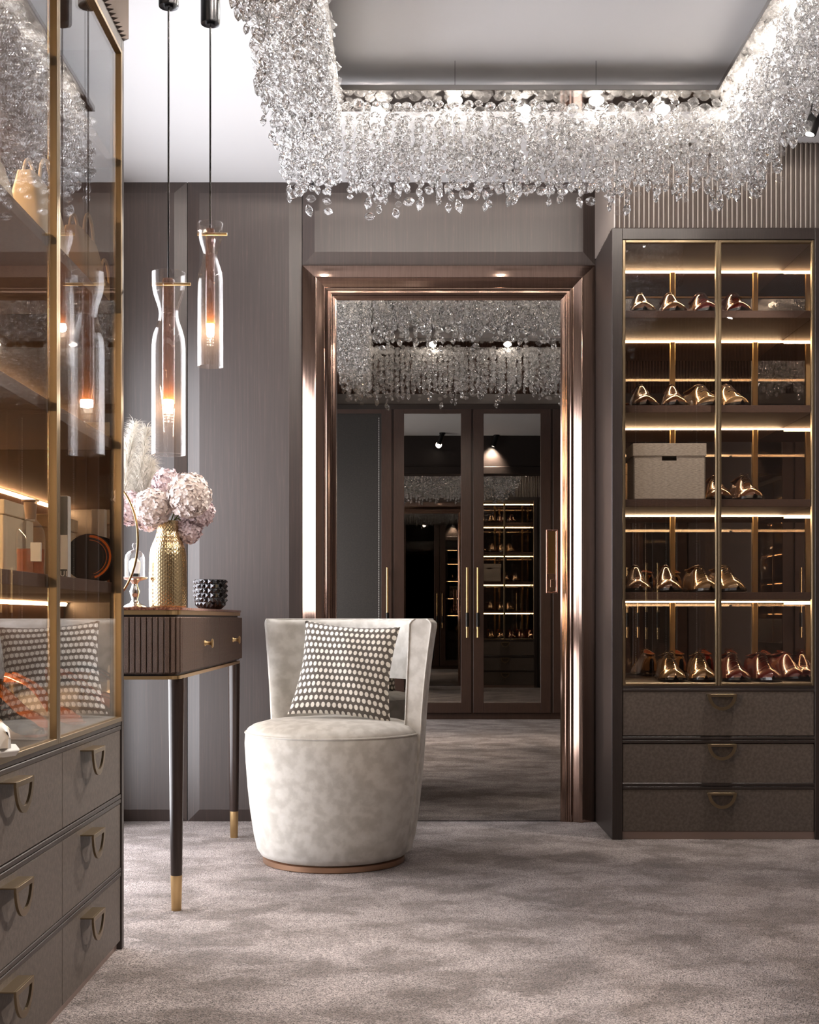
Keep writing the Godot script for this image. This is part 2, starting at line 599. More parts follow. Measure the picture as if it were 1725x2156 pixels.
# ------------------------------------------------------------------ cabinets
func d_handle() -> MB:
	var b := MB.new()
	var w := 0.0565
	var h := 0.063
	var t := 0.0125
	var N := 22
	var za := 0.026
	var zb := 0.031
	for k in N:
		var q: Array[Vector3] = []
		for e in [k, k + 1]:
			var f: float = PI * e / N
			q.append(Vector3(w * cos(f), -h * sin(f), 0))
			q.append(Vector3((w - t) * cos(f), -(h - t) * sin(f), 0))
		var A := Vector3(0, 0, za)
		var B := Vector3(0, 0, zb)
		b.quad_to(q[0] + B, q[1] + B, q[3] + B, q[2] + B, Vector3(0, 0, 1))
		b.quad_to(q[0] + A, q[1] + A, q[3] + A, q[2] + A, Vector3(0, 0, -1))
		b.quad_to(q[0] + A, q[2] + A, q[2] + B, q[0] + B, q[0] + q[2])
		b.quad_to(q[1] + A, q[3] + A, q[3] + B, q[1] + B, -q[1] - q[3])
	b.bx(-w, w, -0.0105, 0.0, za, zb, 0.0008)
	b.bx(-w, w, -0.003, 0.0, -0.001, za + 0.001, 0.0008)
	return b

# posts and rails of one glazed door as one mesh, in the x-y plane
func door_frame(x0: float, x1: float, y0: float, y1: float, z: float, wd: float, dp: float) -> MB:
	var b := MB.new()
	b.bx(x0, x0 + wd, y0, y1, z - dp, z, 0.0012)
	b.bx(x1 - wd, x1, y0, y1, z - dp, z, 0.0012)
	b.bx(x0 + wd, x1 - wd, y0, y0 + wd, z - dp, z, 0.0012)
	b.bx(x0 + wd, x1 - wd, y1 - wd, y1, z - dp, z, 0.0012)
	return b

func flute(pitch: float, h: float, deep: float) -> ArrayMesh:
	var b := MB.new()
	b.xf = Transform3D(Basis(Vector3(1, 0, 0), Vector3(0, 0, 1), Vector3(0, -1, 0)), Vector3())
	# drawn in x-(-z), pushed along y
	b.extrude(PackedVector2Array([Vector2(-pitch * 0.46, -0.003), Vector2(-pitch * 0.46, 0.0), Vector2(-pitch * 0.16, deep), Vector2(pitch * 0.46, 0.0), Vector2(pitch * 0.46, -0.003)]), -h, 0.0)
	return b.mesh()

# pale strips on one face of every flute, imitating window light there
func lit_strips(fa: Node3D, p: float, n: int, h: float, at: Vector3, turn := 0.0) -> void:
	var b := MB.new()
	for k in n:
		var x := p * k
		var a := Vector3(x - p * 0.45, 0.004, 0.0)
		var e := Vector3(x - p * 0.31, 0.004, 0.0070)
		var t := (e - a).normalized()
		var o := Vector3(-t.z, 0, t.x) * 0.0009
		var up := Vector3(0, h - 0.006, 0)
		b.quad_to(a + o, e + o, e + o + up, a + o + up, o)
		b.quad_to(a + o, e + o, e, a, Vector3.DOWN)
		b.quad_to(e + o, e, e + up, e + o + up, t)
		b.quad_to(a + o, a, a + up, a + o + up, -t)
	part(fa, "lit_face_strips", b, mats.lit_face_pale, at, Vector3(0, turn, 0)).set_meta("kind", "stuff")

const SHELVES := [0.964, 1.328, 1.6965, 2.067]

func shoe_cabinet() -> void:
	var at := Vector3(0.797, 0, -4.994)
	var c := thing("shoe_cabinet", "tall glazed shoe cabinet with lit shelves and three drawers, right of the mirrored door", "cabinet", at)
	var W := 0.832
	var D := 0.452
	var b := MB.new()
	b.bx(0, 0.041, 0, 2.382, -D, 0, 0.0015)
	b.bx(W - 0.041, W, 0, 2.382, -D, 0, 0.0015)
	b.bx(0.041, W - 0.041, 2.338, 2.382, -D, 0, 0.0015)
	b.bx(0.041, W - 0.041, 0.583, 0.611, -D + 0.012, -0.008)
	b.bx(0.041, W - 0.041, 0.03, 0.583, -0.25, -0.04)
	part(c, "carcass", b, mats.dark_wood)
	b = MB.new()
	b.bx(0.041, W - 0.041, 0.605, 2.338, -D + 0.002, -D + 0.008)
	part(c, "back_mirror", b, mats.back_mirror)
	b = MB.new()
	b.bx(W - 0.0425, W - 0.0405, 0.612, 2.337, -D + 0.008, -0.02)
	part(c, "side_mirror", b, mats.back_mirror)
	for y in SHELVES:
		b = MB.new()
		b.bx(0.043, W - 0.043, y - 0.029, y, -D + 0.010, -0.026, 0.001)
		part(c, "shelf", b, mats.shelf_wood)
	b = MB.new()
	b.bx(0.043, W - 0.043, 2.3335, 2.3385, -D + 0.010, -0.026)
	part(c, "top_lining", b, mats.shelf_wood)
	for y in [0.9345, 1.2985, 1.667, 2.0375, 2.333]:
		b = MB.new()
		b.bx(0.05, W - 0.043, y - 0.005, y, -D + 0.0105, -D + 0.0195, 0.001)
		var s := part(c, "led_strip", b, mats.led)
		area(s, "strip_light", WARM, 0.15, Vector2(W - 0.1, 0.009), Vector3(W / 2, y - 0.009, -D + 0.021), Vector3(-0.6, PI, 0))
	for x in [0.327, 0.678]:
		b = MB.new()
		b.bx(x - 0.011, x + 0.011, 0.611, 2.338, -D + 0.008, -D + 0.016, 0.002)
		part(c, "upright", b, mats.brass)
	# two brass doors
	for k in 2:
		var x0 := 0.0425 + k * 0.374
		var x1 := x0 + 0.373
		var f := part(c, "door", door_frame(x0, x1, 0.600, 2.336, -0.001, 0.0105, 0.020), mats.antique_brass)
		b = MB.new()
		b.bx(x0 + 0.009, x1 - 0.009, 0.608, 2.328, -0.014, -0.010)
		part(f, "glass", b, mats.door_glass)
	# drawers with D pulls
	var hm := d_handle().mesh()
	for r in [[0.4035, 0.577, 0.568], [0.219, 0.373, 0.3745], [0.031, 0.196, 0.1865]]:
		b = MB.new()
		b.bx(0.043, W - 0.043, r[0], r[1], -0.03, -0.004, 0.0025)
		var dw := part(c, "drawer", b, mats.leather)
		part(dw, "pull", hm, mats.antique_brass, Vector3(0.4235, r[2], -0.004))
	for y in [0.388, 0.2075, 0.589]:
		b = MB.new()
		b.bx(0.041, W - 0.041, y + 0.0008, y + 0.0130, -0.03, -0.002, 0.0015)
		b.bx(0.041, W - 0.041, y - 0.0130, y - 0.0008, -0.03, -0.002, 0.0015)
		part(c, "rail", b, mats.dark_wood)
	b = MB.new()
	b.bx(0.041, W - 0.041, 0.0, 0.030, -0.04, -0.012)
	part(c, "plinth", b, mats.plinth_metal)
	# fluted fascia up to the ceiling
	var top := CEIL - 2.382
	b = MB.new()
	b.bx(0.010, 0.832, 2.382, CEIL, -D, -0.012)
	var fa := part(c, "fascia", b, mats.dark_wood)
	var p := 0.0191
	var fm := flute(p, top, 0.014)
	for k in 43:
		part(fa, "flute", fm, mats.flute_bronze, Vector3(0.019 + p * k, 2.382, -0.012))
	for k in 22:
		part(fa, "flute", fm, mats.flute_bronze, Vector3(0.010, 2.382, -0.022 - p * k), Vector3(0, -PI / 2, 0))
	lit_strips(fa, p, 43, top, Vector3(0.019, 2.382, -0.012))
	lit_strips(fa, p, 22, top, Vector3(0.010, 2.382, -0.022 - p * 21), -PI / 2)
	# the next cabinet of the row, of which the picture shows the edge
	c = thing("wardrobe_cabinet", "dark wood wardrobe cut off by the right edge, beside the shoe cabinet", "cabinet", Vector3(1.632, 0, -4.994))
	b = MB.new()
	b.bx(0, 0.765, 0, 2.382, -D, -0.012, 0.0015)
	part(c, "carcass", b, mats.dark_wood)
	for k in 2:
		b = MB.new()
		b.bx(0.020 + k * 0.366, 0.380 + k * 0.366, 0.06, 2.336, -0.012, 0.006, 0.003)
		part(c, "door", b, mats.wall_veneer)
	b = MB.new()
	b.bx(0.0, 0.765, 2.382, CEIL, -D, -0.012)
	fa = part(c, "fascia", b, mats.dark_wood)
	for k in 39:
		part(fa, "flute", fm, mats.flute_bronze, Vector3(0.012 + p * k, 2.382, -0.012))
	lit_strips(fa, p, 39, top, Vector3(0.012, 2.382, -0.012))

func display_cabinet() -> void:
	# local x runs away from the camera: x = depth - 1.48; local z points into the room
	var c := thing("display_cabinet", "glazed display cabinet with brass frames and leather drawers along the left wall", "cabinet", Vector3(-0.743, 0, -1.48))
	c.rotation.y = PI / 2
	var W := 1.88
	var D := 0.645
	var b := MB.new()
	b.bx(W - 0.024, W, 0, 2.372, -D, 0, 0.0015)
	b.bx(0, 0.024, 0, 2.372, -D, 0, 0.0015)
	b.bx(0.024, W - 0.024, 2.338, 2.372, -D, 0, 0.0015)
	b.bx(0.024, W - 0.024, 0.580, 0.606, -D + 0.012, -0.008)
	b.bx(0.024, W - 0.024, 0.03, 0.58, -0.3, -0.04)
	part(c, "carcass", b, mats.dark_wood)
	b = MB.new()
	b.bx(0.024, W - 0.024, 0.606, 2.338, -D, -D + 0.006)
	part(c, "back_panel", b, mats.shelf_wood)
	b = MB.new()
	b.bx(W - 0.030, W - 0.0245, 0.607, 2.337, -D + 0.01, -0.03)
	part(c, "side_mirror", b, mats.back_mirror)
	for y in [0.955, 1.328, 1.680, 2.06]:
		b = MB.new()
		b.bx(0.026, W - 0.031, y - 0.029, y, -D + 0.010, -0.024, 0.001)
		part(c, "shelf", b, mats.shelf_wood)
	for y in [0.9255, 1.2985, 1.6505, 2.0305, 2.3375]:
		b = MB.new()
		b.bx(0.05, W - 0.04, y - 0.006, y, -D + 0.012, -D + 0.024, 0.001)
		var s := part(c, "led_strip", b, mats.led)
		area(s, "strip_light", WARM, 2.4, Vector2(W - 0.1, 0.012), Vector3(W / 2, y - 0.009, -D + 0.025), Vector3(-0.4, PI, 0))
	for k in 3:
		var x0 := 0.0265 + k * 0.6095
		var x1 := x0 + 0.6085
		var f := part(c, "door", door_frame(x0, x1, 0.594, 2.336, 0.002, 0.0125, 0.020), mats.antique_brass)
		b = MB.new()
		b.bx(x0 + 0.010, x1 - 0.010, 0.603, 2.327, -0.010, -0.006)
		part(f, "glass", b, mats.door_glass)
	var hm := d_handle().mesh()
	for r in [[0.4055, 0.572, 0.560], [0.2136, 0.3795, 0.3665], [0.0222, 0.1905, 0.1765]]:
		for q in [[1.296, 1.856, 1.504], [0.736, 1.295, 0.924], [0.026, 0.735, 0.35]]:
			b = MB.new()
			b.bx(q[0] + 0.0006, q[1] - 0.0006, r[0], r[1], -0.03, -0.004, 0.0015)
			var dw := part(c, "drawer", b, mats.leather)
			part(dw, "pull", hm, mats.antique_brass, Vector3(q[2], r[2], -0.004))
	for y in [0.3925, 0.202, 0.583]:
		b = MB.new()
		b.bx(0.024, W - 0.024, y + 0.0008, y + 0.0115, -0.03, -0.002, 0.0015)
		b.bx(0.024, W - 0.024, y - 0.0115, y - 0.0008, -0.03, -0.002, 0.0015)
		part(c, "rail", b, mats.dark_wood)
	b = MB.new()
	b.bx(0.024, W - 0.024, 0.0, 0.0215, -0.04, -0.014)
	part(c, "plinth", b, mats.plinth_metal)
	b = MB.new()
	b.bx(0.0, W - 0.006, 2.372, CEIL, -D, -0.002)
	var fa := part(c, "fascia", b, mats.dark_wood)
	var p := 0.0236
	var fm := flute(p, CEIL - 2.372, 0.018)
	for k in 79:
		part(fa, "flute", fm, mats.flute_bronze, Vector3(W - 0.012 - p * k, 2.372, -0.002))

# wardrobes behind the camera, seen in the mirrored door
func wardrobes() -> void:
	var edges := [-1.395, -0.805, -0.125, 0.555, 1.235, 1.915, 2.395]
	var kinds := ["leather", "leather", "mirror", "mirror", "leather", "leather"]
	var labels := ["wardrobe with stitched leather doors reflected at the left of the mirrored door", "wardrobe with two tall mirrored doors and brass bar handles, reflected in the mirrored door", "wardrobe with leather doors at the right, seen only in reflections"]
	for u in 3:
		var c := thing("wardrobe", labels[u], "wardrobe", Vector3(edges[u * 2], 0, 0.06))
		var x0: float = edges[u * 2]
		var w: float = edges[u * 2 + 2] - x0
		var b := MB.new()
		b.bx(0, w, 0, CEIL - 0.002, 0.022, 0.62)
		part(c, "carcass", b, mats.wardrobe_wood)
		for k in 2:
			var a: float = edges[u * 2 + k] - x0 + 0.009
			var e: float = edges[u * 2 + k + 1] - x0 - 0.009
			var y0 := 0.055
			var y1 := CEIL - 0.012
			b = MB.new()
			var s := 0.088
			b.bx(a, a + s, y0, y1, 0.0, 0.021, 0.002)
			b.bx(e - s, e, y0, y1, 0.0, 0.021, 0.002)
			b.bx(a + s, e - s, y0, y0 + s, 0.0, 0.021, 0.002)
			b.bx(a + s, e - s, y1 - s, y1, 0.0, 0.021, 0.002)
			var dr := part(c, "door", b, mats.wardrobe_wood)
			b = MB.new()
			b.bx(a + s, e - s, y0 + s, y1 - s, 0.012, 0.018)
			part(dr, "mirror_panel" if kinds[u * 2 + k] == "mirror" else "leather_panel", b, mats.mirror if kinds[u * 2 + k] == "mirror" else mats.wardrobe_leather)
			if kinds[u * 2 + k] == "leather":
				b = MB.new()
				var yy := y0 + s + 0.03
				while yy < y1 - s - 0.03:
					for xx in [a + s + 0.022, e - s - 0.022]:
						b.bx(xx - 0.0028, xx + 0.0028, yy, yy + 0.013, 0.0095, 0.0125)
					yy += 0.019
				part(dr, "stitching", b, mats.plaster)
			var hx: float = e - 0.036 if k == 0 or u == 0 else a + 0.036
			var hn := Node3D.new()
			hn.name = "handle"
			dr.add_child(hn, true)
			b = MB.new()
			b.tube([Vector3(hx, 0.70, -0.045), Vector3(hx, 1.297, -0.045)], 0.0105, 14)
			for hy in [0.76, 1.24]:
				b.tube([Vector3(hx, hy, -0.045), Vector3(hx, hy, 0.001)], 0.006, 10)
			b.tube([Vector3(hx, 0.79, -0.045), Vector3(hx, 0.915, -0.045)], 0.0135, 14)
			b.tube([Vector3(hx, 0.775, -0.045), Vector3(hx, 0.79, -0.045)], 0.012, 14)
			var h2 := MB.new()
			h2.tube([Vector3(hx, 0.792, -0.045), Vector3(hx, 0.913, -0.045)], 0.0142, 14)
			part(dr, "leather_grip", h2, mats.black)
			hn.queue_free()
			part(dr, "bar_handle", b, mats.brass)

# ------------------------------------------------------------------ chandelier
func crystal_drop(sides: int, r: float, h: float) -> ArrayMesh:
	var b := MB.new()
	var rings := [[0.0, -0.5], [0.62, -0.28], [1.0, 0.02], [0.72, 0.30], [0.26, 0.5], [0.0, 0.5]]
	for k in rings.size() - 1:
		for i in sides:
			var q: Array[Vector3] = []
			for e in [[k, i], [k, i + 1], [k + 1, i + 1], [k + 1, i]]:
				var f: float = TAU * (e[1] + 0.5 * (e[0] % 2)) / sides
				q.append(Vector3(sin(f) * r * rings[e[0]][0], h * rings[e[0]][1], cos(f) * r * rings[e[0]][0]))
			var o := (q[0] + q[1] + q[2] + q[3]) * 0.25
			if k == rings.size() - 2:
				o = Vector3.UP
			b.tri_to(q[0], q[1], q[2], o)
			b.tri_to(q[0], q[2], q[3], o)
	return b.mesh()

func chandelier() -> void:
	var x0 := -0.416
	var x1 := -0.226
	var x2 := 1.033
	var x3 := 1.223
	var d0 := 2.600
	var d1 := 2.786
	var d2 := 4.260
	var d3 := 4.440
	var yb := 2.616
	var c := thing("chandelier", "large rectangular ring chandelier hung with clear faceted crystals under the ceiling", "chandelier", Vector3())
	var b := MB.new()
	for r in [[x0, x3, d2, d3], [x0, x3, d0, d1], [x0, x1, d1, d2], [x2, x3, d1, d2]]:
		b.bx(r[0], r[1], yb, yb + 0.019, -r[3], -r[2], 0.001)
	part(c, "frame", b, mats.polished_steel)
	var lamps := []
	for x in [-0.10, 0.40, 0.88]:
		lamps.append(Vector2(x, 4.42))
	for x in [0.161, 0.641, -0.321, 1.128]:
		lamps.append(Vector2(x, 4.345))
		lamps.append(Vector2(x, 2.69))
	for d in [2.95, 3.20, 3.45, 3.70, 3.95, 4.20]:
		lamps.append(Vector2(-0.321, d))
		lamps.append(Vector2(1.128, d))
	for l: Vector2 in lamps:
		b = MB.new()
		b.lathe([Vector2(0.0, -0.011), Vector2(0.018, -0.010), Vector2(0.023, -0.006), Vector2(0.025, -0.003), Vector2(0.025, 0.0)], 16)
		var lp := part(c, "lamp", b, mats.lamp_glow, Vector3(l.x, yb, -l.y))
		omni(lp, "lamp_light", NEUTRAL, 0.10, Vector3(0, -0.009, 0), 0.010)
	b = MB.new()
	for x in [0.158, 0.627]:
		for d in [d2 + 0.002, d1 - 0.002]:
			b.tube([Vector3(x, yb + 0.018, -d), Vector3(x, CEIL, -d)], 0.0009, 6)
	part(c, "suspension_wire", b, mats.gunmetal)
	# strands of crystals; the front row of the far arm is built one by one
	var drop := crystal_drop(6, 0.5, 1.0)
	var coin := crystal_drop(8, 0.5, 0.62)
	var sets := {drop: [], coin: []}
	var single := []
	var step := 0.034
	var gx := x0 + 0.012
	while gx < x3:
		var gd := d0 + 0.012
		while gd < d3:
			var p := Vector2(gx + rng.randf_range(-0.009, 0.009), gd + rng.randf_range(-0.009, 0.009))
			gd += step
			if p.x > x1 - 0.004 and p.x < x2 + 0.004 and p.y > d1 - 0.004 and p.y < d2 + 0.004:
				continue
			if p.x < x0 or p.x > x3 or p.y < d0 or p.y > d3:
				continue
			var edge := minf(minf(p.x - x0, x3 - p.x), minf(p.y - d0, d3 - p.y))
			var long := (rng.randf_range(0.34, 0.375) if rng.randf() < 0.10 else rng.randf_range(0.23, 0.325)) - 0.05 * clampf(1.0 - edge / 0.05, 0, 1) * rng.randf()
			var y := yb - rng.randf_range(0.012, 0.030)
			var first := true
			while y > yb - long:
				var w := rng.randf_range(0.018, 0.032)
				var h := w * rng.randf_range(1.25, 1.75)
				var kind := drop
				if rng.randf() < 0.35 or first:
					kind = coin
					w *= 1.3
					h = w * 1.15
					if first:
						w *= 1.25
						h *= 1.25
				var t := Transform3D(Basis.from_euler(Vector3(rng.randf_range(-0.35, 0.35), rng.randf() * TAU, rng.randf_range(-0.35, 0.35))).scaled_local(Vector3(w, h, w)), Vector3(p.x + rng.randf_range(-0.006, 0.006), y - h * 0.5, -p.y + rng.randf_range(-0.006, 0.006)))
				y -= h * rng.randf_range(0.86, 1.0)
				first = false
				var last := y <= yb - long
				var front := p.y > d2 - 0.01 and p.y < d2 + 0.04 and p.x > x1
				if (front or (last and p.y > d2)) and single.size() < 290:
					single.append([kind, t])
				else:
					sets[kind].append(t)
		gx += step
	for s in single:
		var o := part(c, "crystal", s[0], mats.crystal)
		o.transform = s[1]
	for k in sets:
		var mm := MultiMesh.new()
		mm.transform_format = MultiMesh.TRANSFORM_3D
		mm.mesh = k
		mm.instance_count = sets[k].size()
		for i in sets[k].size():
			mm.set_instance_transform(i, sets[k][i])
		var o := MultiMeshInstance3D.new()
		o.name = "crystal_strands"
		o.multimesh = mm
		o.material_override = mats.crystal if k == drop else mats.thin_crystal
		o.set_meta("kind", "stuff")
		c.add_child(o, true)

# ------------------------------------------------------------------ chair and cushion
func chair() -> void:
	var at := Vector3(-0.262, 0, -4.57)
	var velvet := noise(51, 0.014, [[0.0, Color(0.85, 0.84, 0.82)], [0.38, Color(0.90, 0.892, 0.88)], [0.6, Color(0.96, 0.955, 0.945)], [1.0, Color(1, 1, 1)]], 512, 512, 6)
	var vm := relief(tri_map(M("velvet", Color(0.81, 0.795, 0.77), 0.8, 0.0, {"rim_enabled": true, "rim": 0.7, "rim_tint": 0.5}), velvet, Vector3(2.3, 2.3, 2.3)), noise(52, 0.3, [], 512, 512, 2), 0.03)
	var c := thing("barrel_chair", "round pale grey velvet barrel chair with a curved back on a bronze base ring", "chair", at)
	var b := MB.new()
	b.lathe([Vector2(0, 0.001), Vector2(0.250, 0.001), Vector2(0.252, 0.003), Vector2(0.252, 0.020), Vector2(0.249, 0.022), Vector2(0, 0.022)], 64)
	part(c, "base_ring", b, M("rose_gold", Color(0.72, 0.58, 0.48), 0.32, 1.0))
	b = MB.new()
	b.lathe([Vector2(0, 0.022), Vector2(0.235, 0.022), Vector2(0.258, 0.030), Vector2(0.272, 0.050), Vector2(0.284, 0.10), Vector2(0.296, 0.18), Vector2(0.305, 0.26), Vector2(0.312, 0.35), Vector2(0.316, 0.42), Vector2(0.314, 0.452), Vector2(0.309, 0.460), Vector2(0.0, 0.46)], 72, 0.6)
	part(c, "body", b, vm)
	b = MB.new()
	b.lathe([Vector2(0.310, 0.450), Vector2(0.312, 0.462), Vector2(0.304, 0.474), Vector2(0.285, 0.486), Vector2(0.24, 0.498), Vector2(0.15, 0.506), Vector2(0.0, 0.508)], 72, 0.5)
	part(c, "seat", b, vm)
	b = MB.new()
	var ring := []
	for k in 72:
		var f := TAU * k / 72
		ring.append(Vector3(sin(f) * 0.313, 0.459, cos(f) * 0.313))
	b.tube(ring, 0.0036, 8, true)
	part(c, "piping", b, vm)
	# curved back: a shell swept round the seat; an opening low behind the cushion
	var f0 := deg_to_rad(70)
	var f1 := deg_to_rad(233)
	var body_r := func(y: float) -> float:
		var o := [[0.0, 0.24], [0.03, 0.258], [0.05, 0.272], [0.10, 0.284], [0.18, 0.296], [0.26, 0.305], [0.35, 0.312], [0.42, 0.316], [0.9, 0.316]]
		for k in o.size() - 1:
			if y <= o[k + 1][0]:
				return lerpf(o[k][1], o[k + 1][1], inverse_lerp(o[k][0], o[k + 1][0], y))
		return 0.316
	var shell_at := func(f: float, y: float, outer: bool) -> Vector3:
		var t := clampf((y - 0.30) / 0.56, 0, 1)
		var ro: float = body_r.call(y) + lerpf(0.008, 0.056, t * t)
		var ri: float = minf(lerpf(0.262, 0.288, t), body_r.call(y) - 0.03)
		var mid := (ro + ri) * 0.5
		# rounded top edge, and an end rounded to an edge at the left
		var k := clampf((y - 0.835) / 0.025, 0, 1)
		var e := clampf((f - deg_to_rad(221)) / deg_to_rad(12), 0, 1)
		var keep := lerpf(1.0, sqrt(1.0 - k * k), 0.75) * sqrt(maxf(0.0, 1.0 - e * e))
		var r := mid + ((ro if outer else ri) - mid) * keep
		return Vector3(sin(f) * r, y, cos(f) * r)
	var ys := [0.045, 0.10, 0.18, 0.30, 0.40, 0.475, 0.52, 0.58, 0.64, 0.70, 0.76, 0.80, 0.835, 0.845, 0.852, 0.857, 0.86]
	var fs := []
	for k in 49:
		fs.append(lerpf(f0, f1, k / 48.0) if k < 44 else lerpf(f0, f1, 44.0 / 48.0) + (f1 - lerpf(f0, f1, 44.0 / 48.0)) * sin((k - 44) / 4.0 * PI / 2))
	b = MB.new()
	var hole0 := 8      # columns and rows that the opening leaves out
	var hole1 := 24
	var row0 := 5
	var row1 := 8
	for outer in [true, false]:
		var cols := func(a: int, e: int, ya: int, ye: int) -> void:
			var g := []
			for k in range(a, e + 1):
				var col := []
				for j in range(ya, ye + 1):
					col.append(shell_at.call(fs[k], ys[j], outer))
				g.append(col)
			b.grid(g, false, false, outer)
		cols.call(0, hole0, 0, ys.size() - 1)
		cols.call(hole1, 48, 0, ys.size() - 1)
		cols.call(hole0, hole1, 0, row0)
		cols.call(hole0, hole1, row1, ys.size() - 1)
	var closes := []
	for k in 48:
		closes.append([shell_at.call(fs[k], 0.86, true), shell_at.call(fs[k + 1], 0.86, true), shell_at.call(fs[k + 1], 0.86, false), shell_at.call(fs[k], 0.86, false), Vector3.UP])
	for e in [[0, -1.0], [48, 1.0]]:
		var f: float = fs[e[0]]
		var o: Vector3 = Vector3(cos(f), 0, -sin(f)) * e[1]
		for j in ys.size() - 1:
			closes.append([shell_at.call(f, ys[j], true), shell_at.call(f, ys[j + 1], true), shell_at.call(f, ys[j + 1], false), shell_at.call(f, ys[j], false), o])
	for e in [[hole0, 1.0], [hole1, -1.0]]:
		var f: float = fs[e[0]]
		var o: Vector3 = Vector3(cos(f), 0, -sin(f)) * e[1]
		for j in range(row0, row1):
			closes.append([shell_at.call(f, ys[j], true), shell_at.call(f, ys[j + 1], true), shell_at.call(f, ys[j + 1], false), shell_at.call(f, ys[j], false), o])
	for k in range(hole0, hole1):
		closes.append([shell_at.call(fs[k], ys[row1], true), shell_at.call(fs[k + 1], ys[row1], true), shell_at.call(fs[k + 1], ys[row1], false), shell_at.call(fs[k], ys[row1], false), Vector3.DOWN])
		closes.append([shell_at.call(fs[k], ys[row0], true), shell_at.call(fs[k + 1], ys[row0], true), shell_at.call(fs[k + 1], ys[row0], false), shell_at.call(fs[k], ys[row0], false), Vector3.UP])
	for q in closes:
		b.quad_to(q[0], q[1], q[2], q[3], q[4])
	part(c, "backrest", b, vm)
	for outer in [true, false]:
		b = MB.new()
		var line := []
		for y in [0.46, 0.52, 0.60, 0.68, 0.76, 0.82, 0.842, 0.853]:
			line.append(shell_at.call(f0, y, outer) + Vector3(cos(f0), 0, -sin(f0)) * -0.001)
		for k in range(0, 49, 3):
			line.append(shell_at.call(fs[k], 0.858, outer))
		b.tube(line, 0.003, 8)
		part(c, "piping", b, vm)
	# cushion
	var S := 256
	var im := Image.create(S, S, false, Image.FORMAT_RGB8)
	for y in S:
		for x in S:
			var u := x / 32.0
			var w := y * 6.0 / S
			# offset rows of pale lozenges with little stars of warp between them
			var best := 9.0
			for r in [floorf(w), floorf(w) + 1.0]:
				var off := 0.5 * fposmod(r, 2.0)
				var cx := roundf(u - off) + off
				var p := Vector2((u - cx) / 0.335, (w - r) / 0.345)
				best = minf(best, pow(absf(p.x), 2.4) + pow(absf(p.y), 2.4))
			var k := smoothstep(1.15, 0.8, best)
			var thread := 0.5 + 0.5 * sin(x * 1.57) * sin(y * 1.57)
			var dark := Color(0.30, 0.272, 0.245).lerp(Color(0.43, 0.395, 0.36), thread * 0.5 + 0.3 * rng.randf())
			# a paler weft line joins the dots of a row
			var line := smoothstep(0.16, 0.0, absf(w - roundf(w)))
			dark = dark.lerp(Color(0.60, 0.57, 0.53), line * 0.45)
			var pale := Color(0.92, 0.89, 0.84).lerp(Color(0.82, 0.79, 0.74), thread * 0.4)
			im.set_pixel(x, y, dark.lerp(pale, k))
	var tw := ImageTexture.create_from_image(im)
	var cm := M("dotted_weave", Color(1, 1, 1), 0.9, 0.0, {"albedo_texture": tw, "uv1_scale": Vector3(2.3, 2.3, 1), "rim_enabled": true, "rim": 0.3})
	var cu := thing("cushion", "square cushion in dark brown weave with offset cream dots leaning in the chair", "cushion", Vector3(-0.222, 0.675, -4.595))
	var half := 0.178
	for sgn in [1.0, -1.0]:
		pass
	b = MB.new()
	for sgn in [1.0, -1.0]:
		var g := []
		for i in 29:
			var col := []
			for j in 29:
				var u := i / 14.0 - 1.0
				var w := j / 14.0 - 1.0
				var pinch_x := 1.0 - 0.085 * (1.0 - w * w) - 0.0
				var pinch_y := 1.0 - 0.085 * (1.0 - u * u)
				var puff := pow(maxf(0.0, (1.0 - u * u) * (1.0 - w * w)), 0.42)
				var wr := 0.004 * sin(u * 7.0 + w * 3.0) * puff
				col.append(Vector3(u * half * pinch_x * (1.0 if w > 0.0 else 1.0 + 0.06 * -w), w * half * pinch_y, sgn * (0.062 * puff + wr)))
			g.append(col)
		b.grid(g, false, false, sgn < 0.0, Vector2(1, 1))
	part(cu, "cover", b, cm)
	cu.rotation = Vector3(deg_to_rad(-19), deg_to_rad(-10), deg_to_rad(-4))

